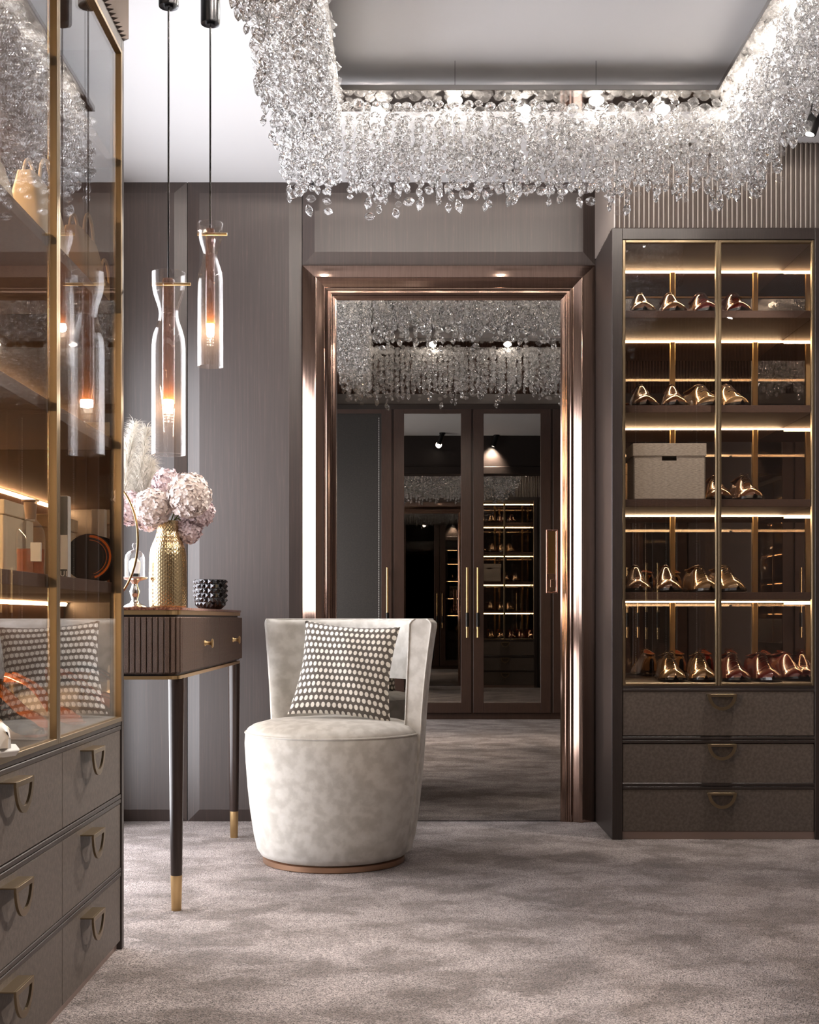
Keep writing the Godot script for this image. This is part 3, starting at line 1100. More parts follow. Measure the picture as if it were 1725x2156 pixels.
# ------------------------------------------------------------------ console table
func console() -> void:
	var xr := -0.658
	var xl := -1.200
	var df := 3.70
	var db := 5.115
	var c := thing("console_table", "fluted dark leather console table with brass bands and tapered brass tipped legs", "table", Vector3(0, 0, 0))
	var rounded := func(inset: float, r: float) -> PackedVector2Array:
		var pl := PackedVector2Array()
		var X0 := xl + inset
		var X1 := xr - inset
		var D0 := df + inset
		var D1 := db - inset
		for q in [[X1 - r, D0 + r, -PI / 2, 0.0], [X1 - r, D1 - r, 0.0, PI / 2], [X0 + r, D1 - r, PI / 2, PI], [X0 + r, D0 + r, PI, PI * 1.5]]:
			for k in 9:
				var f: float = lerpf(q[2], q[3], k / 8.0)
				pl.append(Vector2(q[0] + r * cos(f), q[1] + r * sin(f)))
		return pl
	var slab := func(called: String, y0: float, y1: float, inset: float, m: Material) -> void:
		var b := MB.new()
		b.xf = Transform3D(Basis(Vector3(1, 0, 0), Vector3(0, 0, -1), Vector3(0, 1, 0)), Vector3())
		b.extrude(rounded.call(inset, 0.045), y0, y1)
		part(c, called, b, m)
	var marble := tri_map(M("marble", Color(0.72, 0.58, 0.50), 0.12), noise(61, 0.03, [[0.0, Color(0.30, 0.22, 0.19)], [0.45, Color(0.62, 0.5, 0.45)], [0.55, Color(0.98, 0.9, 0.85)], [0.62, Color(0.55, 0.42, 0.37)], [1.0, Color(0.85, 0.75, 0.7)]], 512, 512, 5), Vector3(4, 4, 4))
	slab.call("marble_top", 0.8856, 0.8933, 0.0, marble)
	slab.call("upper_band", 0.8720, 0.8850, 0.003, mats.brass)
	slab.call("upper_recess", 0.862, 0.8725, 0.012, mats.dark_wood)
	slab.call("case", 0.700, 0.8655, 0.0065, mats.pebbled)
	slab.call("lower_recess", 0.692, 0.702, 0.016, mats.dark_wood)
	slab.call("lower_band", 0.6845, 0.6945, 0.004, mats.brass)
	# ribs across the near end, each built; those of the drawers belong to the drawer fronts
	var rib := MB.new()
	rib.bx(-0.0068, 0.0068, 0.7040, 0.8650, -0.002, 0.0055, 0.0016)
	var rm := rib.mesh()
	var p := 0.0167
	var x := xr - 0.045 - p * 0.5
	while x > xl + 0.04:
		part(c, "rib", rm, mats.pebbled, Vector3(x, 0, -df - 0.0045))
		x -= p
	for k in 4:
		var f := deg_to_rad(11.25 + 22.5 * k)
		part(c, "rib", rm, mats.pebbled, Vector3(xr - 0.045 + sin(f) * 0.0405, 0, -df - 0.045 + cos(f) * 0.0405), Vector3(0, f, 0))
	for q in [[3.750, 4.484], [4.488, 5.10]]:
		var b := MB.new()
		var z: float = q[0]
		var n := int(round((q[1] - q[0]) / p))
		var pz: float = (q[1] - q[0]) / n
		for k in n:
			b.bx(xr - 0.007, xr + 0.0006, 0.7040, 0.8650, -(q[0] + pz * k + 0.0008), -(q[0] + pz * (k + 1) - 0.0008), 0.0014)
		var dw := part(c, "drawer", b, mats.pebbled)
		b = MB.new()
		b.xf = Transform3D(Basis(Vector3(0, 0, 1), -PI / 2), Vector3(xr, 0.781, -(4.16 if q[0] < 4 else 4.83)))
		b.lathe([Vector2(0, -0.002), Vector2(0.0095, -0.002), Vector2(0.0095, 0.002), Vector2(0.0062, 0.006), Vector2(0.0055, 0.015), Vector2(0.0075, 0.021), Vector2(0.0145, 0.0235), Vector2(0.0150, 0.0260), Vector2(0.0125, 0.0285), Vector2(0.0, 0.0295)], 24)
		part(dw, "knob", b, mats.brass)
	for l in [[-0.682, 3.785], [-0.682, 5.045], [-1.172, 3.785], [-1.172, 5.045]]:
		var b := MB.new()
		b.lathe([Vector2(0.0168, 0.104), Vector2(0.0172, 0.106), Vector2(0.0235, 0.686)], 28)
		var lg := part(c, "leg", b, mats.leg_wood, Vector3(l[0], 0, -l[1]))
		b = MB.new()
		b.lathe([Vector2(0, 0.0), Vector2(0.0142, 0.0), Vector2(0.0148, 0.001), Vector2(0.0172, 0.104), Vector2(0.0, 0.1045)], 28)
		part(lg, "brass_tip", b, mats.brass)

# ------------------------------------------------------------------ lamps
func pendants() -> void:
	var smoke: Material = mats.smoke_glass
	var items := [[355.0, 3.441, 1.300, 0.488, 0.0450, "lower and nearer glass pendant lamp with a waisted clear shade and amber tube", 850.0], [443.0, 3.541, 1.556, 0.396, 0.0352, "higher and smaller glass pendant lamp with a waisted clear shade and amber tube", 690.0]]
	for it in items:
		var px: float = it[0]
		var d: float = it[1]
		var h: float = it[3]
		var r: float = it[4]
		var o := thing("pendant_lamp", it[5], "pendant lamp", Vector3((px - 858.0) * d / 2700.0, it[2], -d), "waisted glass pendant lamps")
		var b := MB.new()
		b.lathe([Vector2(0, CEIL - it[2] - 0.217), Vector2(0.012, CEIL - it[2] - 0.217), Vector2(0.0125, CEIL - it[2] - 0.211), Vector2(0.0215, CEIL - it[2] - 0.211), Vector2(0.0255, CEIL - it[2] - 0.213), Vector2(0.0265, CEIL - it[2] - 0.210), Vector2(0.0265, CEIL - it[2])], 32)
		part(o, "canopy", b, mats.gunmetal)
		b = MB.new()
		b.tube([Vector3(0, h - 0.015, 0), Vector3(0, CEIL - it[2] - 0.215, 0)], 0.0026, 10)
		part(o, "cord", b, mats.gunmetal)
		# shade: straight foot, waist at two thirds, flared mouth
		var pr := []
		for k in 41:
			var t := k / 40.0
			var w := exp(-pow((t - 0.775) / 0.095, 2.0))
			pr.append(Vector2(r * (1.0 - 0.44 * w), t * h))
		b = MB.new()
		b.lathe(pr, 48, 0.3)
		var inner := []
		for q in pr:
			inner.append(Vector2(q.x - 0.0035, q.y))
		inner.reverse()
		b.lathe(inner, 48, 0.3)
		b.lathe([Vector2(r - 0.0035, 0.0), Vector2(r, 0.0)], 48)
		b.lathe([Vector2(r, h), Vector2(r - 0.0035, h)], 48)
		part(o, "shade", b, smoke)
		# amber tube and its lamp
		var yb: float = EYE + (1303.0 - it[6]) * d / 2700.0 - it[2]
		b = MB.new()
		b.lathe([Vector2(r * 0.36, yb), Vector2(r * 0.37, yb + 0.002), Vector2(r * 0.37, h - 0.022), Vector2(r * 0.33, h - 0.016), Vector2(0.003, h - 0.015)], 32)
		part(o, "inner_tube", b, mats.amber_glass)
		b = MB.new()
		b.lathe([Vector2(0, yb - 0.012), Vector2(r * 0.28, yb - 0.009), Vector2(r * 0.30, yb + 0.004), Vector2(r * 0.28, yb + 0.010), Vector2(0, yb + 0.011)], 24)
		var bl := part(o, "bulb", b, mats.bulb_glow)
		omni(bl, "bulb_light", Color(1, 0.90, 0.78), 0.05, Vector3(0, yb, 0), 0.012)
		b = MB.new()
		for k in 5:
			var rr := []
			for q in 24:
				rr.append(Vector3(sin(TAU * q / 24) * r * 0.25, yb - 0.018 - 0.0075 * k, cos(TAU * q / 24) * r * 0.25))
			b.tube(rr, 0.0011, 6, true)
		part(o, "lens_rings", b, mats.clear_glass)
		b = MB.new()
		b.tube([Vector3(-r * 1.0, h - 0.030, 0.0), Vector3(r * 1.32, h - 0.030, 0.0)], 0.0042, 12)
		part(o, "cross_pin", b, mats.brass)

func spotlights() -> void:
	var list := [[-0.375, 5.17, "slim dark cylinder spotlight on the ceiling behind the chandelier's left corner", Vector3(-0.6, 0.3, -3.9), 0.9, 30.0],
		[0.421, 5.17, "slim dark cylinder spotlight hidden behind the middle of the chandelier", Vector3(-0.74, 0.45, -2.7), 7.0, 24.0],
		[1.478, 4.60, "black tilted spotlight on the ceiling at the right edge", Vector3(1.22, 0.9, -5.2), 2.4, 24.0],
		[-0.2, 1.9, "added cylinder spotlight brightening the front carpet, outside the picture, nearer the display cabinet", Vector3(-0.3, 0.0, -3.0), 6.0, 48.0],  # unseen lamp added as fill for the front carpet
		[0.9, 1.9, "added cylinder spotlight brightening the front carpet, outside the picture, nearer the right wall", Vector3(0.7, 0.0, -3.2), 7.0, 48.0],  # another added fill lamp for carpet and chair
		[1.9, 2.6, "added cylinder spotlight by the right wall for the left drawers, outside the picture", Vector3(-0.74, 0.4, -2.8), 8.0, 30.0],  # added out of view to brighten the display cabinet drawers
		[0.35, 1.75, "added cylinder spotlight washing the wardrobe doors, outside the picture", Vector3(0.35, 0.9, 0.06), 1.3, 42.0]]  # added out of view so the wardrobes reflect brighter
	for k in list.size():
		var s: Array = list[k]
		var r := 0.013 if k < 2 else 0.024
		var n := 0.115
		var o := thing("spotlight", s[2], "spotlight", Vector3(s[0], CEIL, -s[1]))
		var b := MB.new()
		b.lathe([Vector2(0, -0.012), Vector2(r * 1.25, -0.012), Vector2(r * 1.3, -0.010), Vector2(r * 1.3, 0.0)], 24)
		part(o, "mount", b, mats.gunmetal)
		var tilt := Vector3(0, 0, 0)
		if k >= 2:
			tilt = Vector3(0, 0, -0.32)
		b = MB.new()
		b.xf = Transform3D(Basis.from_euler(tilt), Vector3(0, -0.008, 0))
		b.lathe([Vector2(r * 0.72, -n + 0.006), Vector2(r * 0.74, -n), Vector2(r * 0.95, -n), Vector2(r, -n + 0.003), Vector2(r, 0), Vector2(0, 0)], 28)
		part(o, "barrel", b, mats.gunmetal if k < 2 else mats.black)
		b = MB.new()
		b.xf = Transform3D(Basis.from_euler(tilt), Vector3(0, -0.008, 0))
		b.lathe([Vector2(0, -n + 0.004), Vector2(r * 0.73, -n + 0.004), Vector2(r * 0.72, -n + 0.006), Vector2(0, -n + 0.007)], 20)
		var ln := part(o, "lens", b, mats.lamp_glow)
		var tip := Vector3(s[0], CEIL - 0.008, -s[1]) + Basis.from_euler(tilt) * Vector3(0, -n - 0.004, 0)
		spot(ln, "beam", NEUTRAL, s[4], s[5], tip, s[3], 0.03)

# ------------------------------------------------------------------ shoes
# toe towards +z, standing on y = 0; style: laces 0 none, 1 open, 2 tied
func oxford(leather: Material, laced: int, label: String) -> Node3D:
	var o := thing("dress_shoe", label, "shoe", Vector3(), "polished lace-up dress shoes in the shoe cabinet")
	var L := 0.285
	# stations from heel to toe: position, half width, half width at the top, height
	var st := [[0.0, 0.010, 0.012, 0.078], [0.018, 0.026, 0.021, 0.092], [0.06, 0.034, 0.026, 0.094], [0.10, 0.037, 0.027, 0.096], [0.14, 0.041, 0.022, 0.110], [0.165, 0.046, 0.018, 0.101], [0.19, 0.050, 0.017, 0.083], [0.215, 0.053, 0.018, 0.065], [0.24, 0.051, 0.019, 0.053], [0.262, 0.042, 0.018, 0.046], [0.277, 0.026, 0.012, 0.038], [0.285, 0.006, 0.004, 0.026]]
	var sole_y := func(z: float) -> float:
		return 0.010 + 0.012 * clampf((0.12 - z) / 0.06, 0, 1) + 0.006 * clampf((z - 0.235) / 0.05, 0, 1)
	var g := []
	for s in st:
		var col := []
		var y0: float = sole_y.call(s[0])
		for k in 17:
			var f := PI * k / 16.0
			var e := 0.72
			var cx: float = signf(cos(f)) * pow(absf(cos(f)), e)
			var sy: float = pow(sin(f), e)
			var w: float = lerpf(s[1], s[2], sy * sy)
			col.append(Vector3(w * cx, y0 + (s[3] - y0) * sy, s[0] - L * 0.5))
		g.append(col)
	var b := MB.new()
	b.grid(g, false, false, true)
	part(o, "upper", b, leather)
	# sole and heel follow the outline
	b = MB.new()
	var pl := PackedVector2Array()
	for s in st:
		pl.append(Vector2(s[1] + 0.0035, s[0] - L * 0.5))
	var rv := st.duplicate()
	rv.reverse()
	for s in rv:
		pl.append(Vector2(-s[1] - 0.0035, s[0] - L * 0.5))
	for k in st.size() - 1:
		var a: Array = st[k]
		var e: Array = st[k + 1]
		var ya: float = sole_y.call(a[0])
		var ye: float = sole_y.call(e[0])
		var za: float = a[0] - L * 0.5 - (0.003 if k == 0 else 0.0)
		var ze: float = e[0] - L * 0.5 + (0.003 if k == st.size() - 2 else 0.0)
		var wa: float = a[1] + 0.0035
		var we: float = e[1] + 0.0035
		for sd in [1.0, -1.0]:
			b.quad_to(Vector3(sd * wa, ya + 0.003, za), Vector3(sd * we, ye + 0.003, ze), Vector3(sd * we, ye - 0.007, ze), Vector3(sd * wa, ya - 0.007, za), Vector3(sd, 0, 0))
		b.quad_to(Vector3(-wa, ya + 0.003, za), Vector3(wa, ya + 0.003, za), Vector3(we, ye + 0.003, ze), Vector3(-we, ye + 0.003, ze), Vector3.UP)
		b.quad_to(Vector3(-wa, ya - 0.007, za), Vector3(wa, ya - 0.007, za), Vector3(we, ye - 0.007, ze), Vector3(-we, ye - 0.007, ze), Vector3.DOWN)
	part(o, "sole", b, mats.shoe_sole)
	b = MB.new()
	b.bx(-0.031, 0.031, 0.0, 0.018, -L * 0.5 - 0.003, -L * 0.5 + 0.066, 0.006)
	part(o, "heel", b, mats.shoe_sole)
	# collar opening: lining seen from above, and the cap and welt seams
	b = MB.new()
	var rim := []
	for k in 28:
		var f := TAU * k / 28
		var zz := -L * 0.5 + 0.074 + 0.066 * cos(f)
		rim.append(Vector3(0.021 * sin(f) * (1.0 - 0.25 * cos(f)), 0.0955 + 0.016 * clampf(cos(f), 0, 1) + 0.002 * absf(sin(f)), zz))
	b.tube(rim, 0.0028, 8, true)
	part(o, "collar", b, leather)
	b = MB.new()
	for k in range(1, 27):
		b.tri_to(rim[0] + Vector3(0, 0.0015, -0.002), rim[k] + Vector3(0, 0.0012, 0), rim[k + 1] + Vector3(0, 0.0012, 0), Vector3.UP)
	part(o, "lining", b, mats.shoe_lining)
	b = MB.new()
	for zc in [0.222]:
		var line := []
		for k in 15:
			var f := PI * (k + 1) / 16.0
			line.append(Vector3(lerpf(0.0535, 0.0186, pow(sin(f), 1.44)) * signf(cos(f)) * pow(absf(cos(f)), 0.72), 0.0125 + 0.0505 * pow(sin(f), 0.72) + 0.0005, zc - L * 0.5 + 0.004 * sin(f)))
		b.tube(line, 0.0012, 6)
	part(o, "cap_seam", b, leather)
	if laced > 0:
		b = MB.new()
		for k in 5:
			var z := 0.148 + k * 0.0115
			var y := lerpf(0.1095, 0.0800, k / 4.0)
			var w := lerpf(0.020, 0.018, k / 4.0)
			b.tube([Vector3(-w, y - 0.006, z - L * 0.5), Vector3(-w * 0.5, y, z - L * 0.5), Vector3(w * 0.5, y, z - L * 0.5 + 0.002), Vector3(w, y - 0.006, z - L * 0.5 + 0.002)], 0.0019, 7)
		if laced == 2:
			for sd in [-1.0, 1.0]:
				b.tube([Vector3(0, 0.112, 0.148 - L * 0.5), Vector3(sd * 0.013, 0.119, 0.152 - L * 0.5), Vector3(sd * 0.022, 0.108, 0.158 - L * 0.5), Vector3(sd * 0.010, 0.110, 0.150 - L * 0.5), Vector3(0, 0.112, 0.148 - L * 0.5)], 0.0017, 6)
				b.tube([Vector3(0, 0.112, 0.148 - L * 0.5), Vector3(sd * 0.012, 0.105, 0.162 - L * 0.5), Vector3(sd * 0.019, 0.091, 0.168 - L * 0.5)], 0.0016, 6)
		part(o, "laces", b, mats.shoe_lace)
	return o

func shoes() -> void:
	var coat := {"clearcoat_enabled": true, "clearcoat": 1.0, "clearcoat_roughness": 0.04, "metallic_specular": 0.8}
	M("tan_leather", Color(0.52, 0.33, 0.17), 0.22, 0.35, coat)
	M("brown_leather", Color(0.40, 0.235, 0.12), 0.2, 0.3, coat)
	M("pale_leather", Color(0.60, 0.46, 0.30), 0.18, 0.45, coat)
	M("red_leather", Color(0.42, 0.10, 0.055), 0.22, 0.15, coat)
	M("shoe_sole", Color(0.10, 0.07, 0.055), 0.25, 0.0, coat)
	M("shoe_lining", Color(0.46, 0.22, 0.10), 0.6)
	M("shoe_lace", Color(0.22, 0.13, 0.08), 0.6)
	var rows := [
		[2.067, "shoe cabinet's top shelf", [[1360, "tan_leather", 0, -0.05], [1424, "tan_leather", 0, 0.0], [1490, "red_leather", 1, 0.05], [1560, "red_leather", 1, 0.0]]],
		[1.6965, "shelf over the linen box", [[1362, "brown_leather", 0, 0.0], [1428, "brown_leather", 0, -0.06], [1488, "pale_leather", 1, 0.20], [1546, "pale_leather", 1, 0.20]]],
		[1.328, "shelf beside the linen box", [[1522, "brown_leather", 1, -0.05], [1583, "brown_leather", 2, 0.05]]],
		[0.964, "shelf under the linen box", [[1350, "brown_leather", 0, -0.05], [1415, "brown_leather", 0, -0.05], [1486, "pale_leather", 1, 0.12], [1541, "pale_leather", 1, 0.15]]],
		[0.611, "shoe cabinet floor", [[1421, "pale_leather", 2, 0.0], [1487, "pale_leather", 2, -0.03], [1556, "red_leather", 2, 0.05], [1619, "red_leather", 2, 0.10], [1686, "red_leather", 0, 0.12]]],
	]
	var looks := {"tan_leather": "light brown", "brown_leather": "brown", "pale_leather": "golden tan", "red_leather": "dark red"}
	var nth := ["first", "second", "third", "fourth", "fifth"]
	var made := {}
	for r in rows:
		for k in r[2].size():
			var s: Array = r[2][k]
			var key := "%s%d" % [s[1], s[2]]
			var label := "%s dress shoe%s, %s from left on the %s" % [looks[s[1]], [" without laces", " with laces", " with tied laces"][s[2]], nth[k], r[1]]
			var d := 5.19 if k < 4 else 5.27
			var at := Vector3((s[0] - 858.0) * 5.07 / 2700.0, r[0], -d)
			if not made.has(key):
				made[key] = oxford(mats[s[1]], s[2], label)
				made[key].position = at
				made[key].rotation.y = s[3]
			else:
				copy_of(made[key], label, at, s[3])
	# storage box on the third shelf
	var linen := relief(tri_map(M("linen", Color(0.80, 0.745, 0.68), 0.9), noise(71, 0.05, [[0.0, Color(0.70, 0.69, 0.68)], [0.5, Color(0.88, 0.87, 0.86)], [1.0, Color(1, 1, 1)]], 512, 512, 3), Vector3(2, 14, 2)), noise(72, 0.1, [], 256, 256, 2), 0.03)
	var bxo := thing("storage_box", "pale linen storage box with a lid and a finger slot on the third shelf", "box", Vector3(1.031, 1.328, -5.115))
	var b := MB.new()
	var hw := 0.1405
	for q in [[-hw, -hw + 0.004, -0.075, 0.075], [hw - 0.004, hw, -0.075, 0.075], [-hw, hw, -0.075, -0.071]]:
		b.bx(q[0], q[1], 0, 0.19, q[2], q[3], 0.001)
	b.bx(-hw, hw, 0, 0.004, -0.075, 0.075)
	# front wall round the finger slot
	b.bx(-hw, -0.030, 0, 0.19, 0.071, 0.075)
	b.bx(0.028, hw, 0, 0.19, 0.071, 0.075)
	b.bx(-0.030, 0.028, 0, 0.154, 0.071, 0.075)
	part(bxo, "body", b, linen)
	b = MB.new()
	b.bx(-hw - 0.004, hw + 0.004, 0.172, 0.222, -0.079, 0.079, 0.0015)
	part(bxo, "lid", b, linen)

# ------------------------------------------------------------------ on the console table
func on_console() -> void:
	var top := 0.8933
	# hammered gold vase
	var gold := M("hammered_gold", Color(0.86, 0.775, 0.60), 0.2, 1.0)
	var at := Vector3(-0.747, top, -4.0)
	var v := thing("vase", "tall gold vase with a dimpled body, holding flowers on the console table", "vase", at)
	var outline := [[0.0, 0.053], [0.006, 0.0575], [0.05, 0.0585], [0.10, 0.0580], [0.14, 0.0575], [0.165, 0.0565], [0.185, 0.0535], [0.200, 0.048], [0.212, 0.0425], [0.225, 0.0375], [0.24, 0.0345], [0.262, 0.0325], [0.272, 0.0330]]
	var rad := func(y: float) -> float:
		for k in outline.size() - 1:
			if y <= outline[k + 1][0]:
				return lerpf(outline[k][1], outline[k + 1][1], smoothstep(0, 1, inverse_lerp(outline[k][0], outline[k + 1][0], y)) * 0.4 + 0.6 * inverse_lerp(outline[k][0], outline[k + 1][0], y))
		return 0.033
	var g := []
	var NY := 150
	var NF := 240
	for j in NY + 1:
		var ring := []
		var y := 0.272 * j / NY
		for k in NF:
			# staggered upright dimples, five columns of vertices each
			var u := k / 5.0
			var w := y / 0.0115 + 0.5 * fmod(floorf(u), 2.0)
			var px := fposmod(u, 1.0) - 0.5
			var py := fposmod(w, 1.0) - 0.5
			var dent := maxf(0.0, 1.0 - (px * px * 9.0 + py * py * 5.5)) * 0.0007 * smoothstep(0.0, 0.012, y) * smoothstep(0.272, 0.26, y)
			var r: float = rad.call(y) - dent
			var f := TAU * k / NF
			ring.append(Vector3(sin(f) * r, y, cos(f) * r))
		g.append(ring)
	var b := MB.new()
	b.grid(g, false, true, false)
	b.lathe([Vector2(0.033, 0.272), Vector2(0.030, 0.2725), Vector2(0.029, 0.24), Vector2(0.0, 0.235)], 40)
	part(v, "body", b, gold)
	# hydrangea heads and feather grass: each flower a thing
	M("petal", Color(0.84, 0.77, 0.78), 0.7, 0.0, {"backlight_enabled": true, "backlight": Color(0.25, 0.21, 0.215)})
	M("petal_cream", Color(0.88, 0.835, 0.82), 0.7, 0.0, {"backlight_enabled": true, "backlight": Color(0.25, 0.23, 0.21)})
	M("stem_green", Color(0.36, 0.40, 0.22), 0.7)
	var heads := [[398, 1043, 47, 3.93, "petal_cream", "largest pale hydrangea at the right of the gold vase, turned to the camera"],
		[352, 1018, 31, 4.05, "petal", "pink hydrangea behind the largest one, above the gold vase"],
		[322, 1068, 40, 3.95, "petal_cream", "pale hydrangea left of the vase mouth"],
		[272, 1070, 36, 4.02, "petal", "pale hydrangea half hidden by the display cabinet"],
		[420, 1078, 32, 4.02, "petal", "hydrangea at the outer right of the bunch, behind the largest one"],
		[397, 1117, 27, 4.02, "petal", "small drooping hydrangea beside the vase's neck"],
		[312, 1094, 24, 4.04, "petal", "small hydrangea under the pale left one"],
		[345, 1050, 26, 4.08, "petal", "hydrangea deep in the middle of the bunch"]]
	for h in heads:
		var c := P(h[0], h[1], h[3])
		var r: float = h[2] * h[3] / 2700.0
		var f := thing("hydrangea", h[5], "flower", at + Vector3(0, 0.26, 0), "hydrangeas in the gold vase")
		var rel := c - f.position
		b = MB.new()
		var n := int(260 * (r / 0.06) * (r / 0.06)) + 70
		for k in n:
			var yy := 1.0 - 2.0 * (k + 0.5) / n
			var fi := k * 2.39996
			var nn := Vector3(sqrt(1.0 - yy * yy) * cos(fi), yy, sqrt(1.0 - yy * yy) * sin(fi))
			var p := rel + nn * r * rng.randf_range(0.82, 0.99)
			nn = (nn + Vector3(rng.randf_range(-0.5, 0.5), rng.randf_range(-0.5, 0.5), rng.randf_range(-0.5, 0.5))).normalized()
			var t1 := nn.cross(Vector3(0.3, 0.9, 0.2)).normalized().rotated(nn, rng.randf() * TAU)
			var t2 := nn.cross(t1)
			var s := rng.randf_range(0.0070, 0.0098)
			for q in 4:
				var a := t1.rotated(nn, q * PI / 2)
				var e := t2.rotated(nn, q * PI / 2)
				var lift := rng.randf_range(0.05, 0.4)
				var o: Array[Vector3] = []
				for m in [[0.0, 0.0], [0.38, 0.50], [0.82, 0.52], [1.12, 0.22], [1.12, -0.22], [0.82, -0.52], [0.38, -0.50]]:
					o.append(p + a * s * m[0] + e * s * m[1] + nn * s * (lift * m[0] * m[0] + 0.25 * m[1] * m[1]))
				for m in range(1, 6):
					b.tri_to(o[0], o[m], o[m + 1], nn)
		part(f, "florets", b, mats[h[4]])
		b = MB.new()
		b.lathe([Vector2(0, -r * 0.7), Vector2(r * 0.5, -r * 0.5), Vector2(r * 0.7, 0), Vector2(r * 0.5, r * 0.5), Vector2(0, r * 0.7)], 16, 0.2, rel)
		part(f, "flower_core", b, mats[h[4]])
		b = MB.new()
		var mid := rel * 0.5 + Vector3(0, 0.03, 0)
		b.tube([Vector3(rel.x * 0.1, -0.06, rel.z * 0.1), Vector3(rel.x * 0.15, 0.01, rel.z * 0.15), mid, rel], 0.0022, 7)
		part(f, "stem", b, mats.stem_green)
	M("feather", Color(0.90, 0.88, 0.845), 0.9, 0.0, {"backlight_enabled": true, "backlight": Color(0.3, 0.29, 0.27)})
	for q in [[284, 893, 258, 1050, "tallest white pampas plume leaning out beside the display cabinet"], [309, 900, 292, 1040, "slim pampas plume right of the tallest one"], [318, 975, 305, 1060, "short grey green pampas plume above the pale hydrangea"], [262, 930, 262, 1070, "broad pampas plume half hidden by the display cabinet"], [290, 1000, 285, 1080, "low bushy pampas plume behind the brass hoop"]]:
		var tip := P(q[0], q[1], 4.12)
		var low := P(q[2], q[3], 4.08)
		var f := thing("pampas_grass", q[4], "grass", at + Vector3(0, 0.26, 0), "pampas plumes in the gold vase")
		b = MB.new()
		for k in 1700:
			var t := pow(rng.randf(), 0.8)
			var base := low.lerp(tip, t) - f.position
			var dir := (tip - low).normalized()
			var out := dir.cross(Vector3(rng.randf_range(-1, 1), rng.randf_range(-1, 1), rng.randf_range(-1, 1))).normalized()
			var len := rng.randf_range(0.025, 0.085) * (1.05 - 0.55 * t)
			var a := base
			var lean := rng.randf_range(-0.25, 0.9)
			var m := base + out * len * 0.5 + dir * len * lean * 0.7
			var e := base + out * len * 1.0 + dir * len * lean - Vector3(0, len * rng.randf_range(0.0, 0.35), 0)
			var s := out.cross(dir).normalized() * 0.0005
			b.quad_to(a - s, a + s, m + s, m - s, out.cross(s))
			b.tri_to(m - s, m + s, e, out.cross(s))
		part(f, "plume", b, mats.feather)
		b = MB.new()
		b.tube([Vector3(0, -0.05, 0), (low - f.position) * 0.5 + Vector3(0, 0.02, 0), low - f.position, tip - f.position], 0.0013, 6)
		part(f, "stem", b, mats.stem_green)
	# gold hoop
	var ho := thing("hoop", "thin brass hoop standing on the console table in front of the glass dome", "ornament", Vector3(-0.9325, top, -3.86))
	b = MB.new()
	var ring := []
	for k in 80:
		var f := TAU * k / 80
		ring.append(Vector3(sin(f) * 0.192, 0.1965 + cos(f) * 0.192, 0))
	b.tube(ring, 0.0034, 10, true)
	part(ho, "ring", b, mats.dark_brass)
	b = MB.new()
	b.bx(-0.05, 0.05, 0.0, 0.008, -0.03, 0.03, 0.003)
	part(ho, "foot", b, mats.dark_brass)
	ho.rotation.y = deg_to_rad(-40)
	# cake stand under a glass dome with a small bottle
	var cs := thing("cake_stand", "small silvery pedestal stand under a glass dome on the console table", "stand", Vector3(-0.842, top, -3.96))
	b = MB.new()
	b.lathe([Vector2(0, 0.0), Vector2(0.036, 0.0), Vector2(0.037, 0.003), Vector2(0.030, 0.009), Vector2(0.016, 0.015), Vector2(0.009, 0.026), Vector2(0.013, 0.040), Vector2(0.016, 0.052), Vector2(0.011, 0.064), Vector2(0.008, 0.074), Vector2(0.016, 0.084), Vector2(0.036, 0.089), Vector2(0.040, 0.094), Vector2(0.038, 0.096), Vector2(0, 0.093)], 40, 0.6)
	part(cs, "pedestal", b, M("silver", Color(0.86, 0.83, 0.80), 0.16, 1.0))
	var dm := thing("glass_dome", "clear glass dome with a round knob on the small pedestal stand", "dome", Vector3(-0.842, top + 0.0955, -3.96))
	b = MB.new()
	var shell_pts := [Vector2(0.0305, 0.0), Vector2(0.0305, 0.055), Vector2(0.028, 0.068), Vector2(0.021, 0.078), Vector2(0.010, 0.084), Vector2(0.004, 0.086), Vector2(0.004, 0.089), Vector2(0.008, 0.093), Vector2(0.0088, 0.098), Vector2(0.006, 0.104), Vector2(0.0, 0.106)]
	b.lathe(shell_pts, 36, 0.3)
	part(dm, "dome", b, mats.clear_glass)
	var pf := thing("perfume_bottle", "tiny fluted glass bottle with a dark base under the glass dome", "bottle", Vector3(-0.842, top + 0.0945, -3.96))
	b = MB.new()
	b.lathe([Vector2(0, 0.012), Vector2(0.014, 0.012), Vector2(0.018, 0.030), Vector2(0.018, 0.048), Vector2(0.010, 0.058), Vector2(0, 0.060)], 12, 0.95)
	part(pf, "bottle", b, M("frosted", Color(0.93, 0.93, 0.95), 0.35))
	b = MB.new()
	b.lathe([Vector2(0, 0), Vector2(0.013, 0), Vector2(0.013, 0.012), Vector2(0, 0.012)], 20)
	part(pf, "base", b, mats.gunmetal)
	# studded dark cup
	var cu := thing("studded_cup", "dark metallic tumbler covered in pyramid studs on the console table's far end", "cup", Vector3(-0.722, top, -4.70))
	b = MB.new()
	var prof := [[0.0, 0.034], [0.008, 0.046], [0.0265, 0.0565], [0.0435, 0.0585], [0.0605, 0.0590], [0.0775, 0.0590], [0.0945, 0.0585], [0.110, 0.0575]]
	var seg := 20
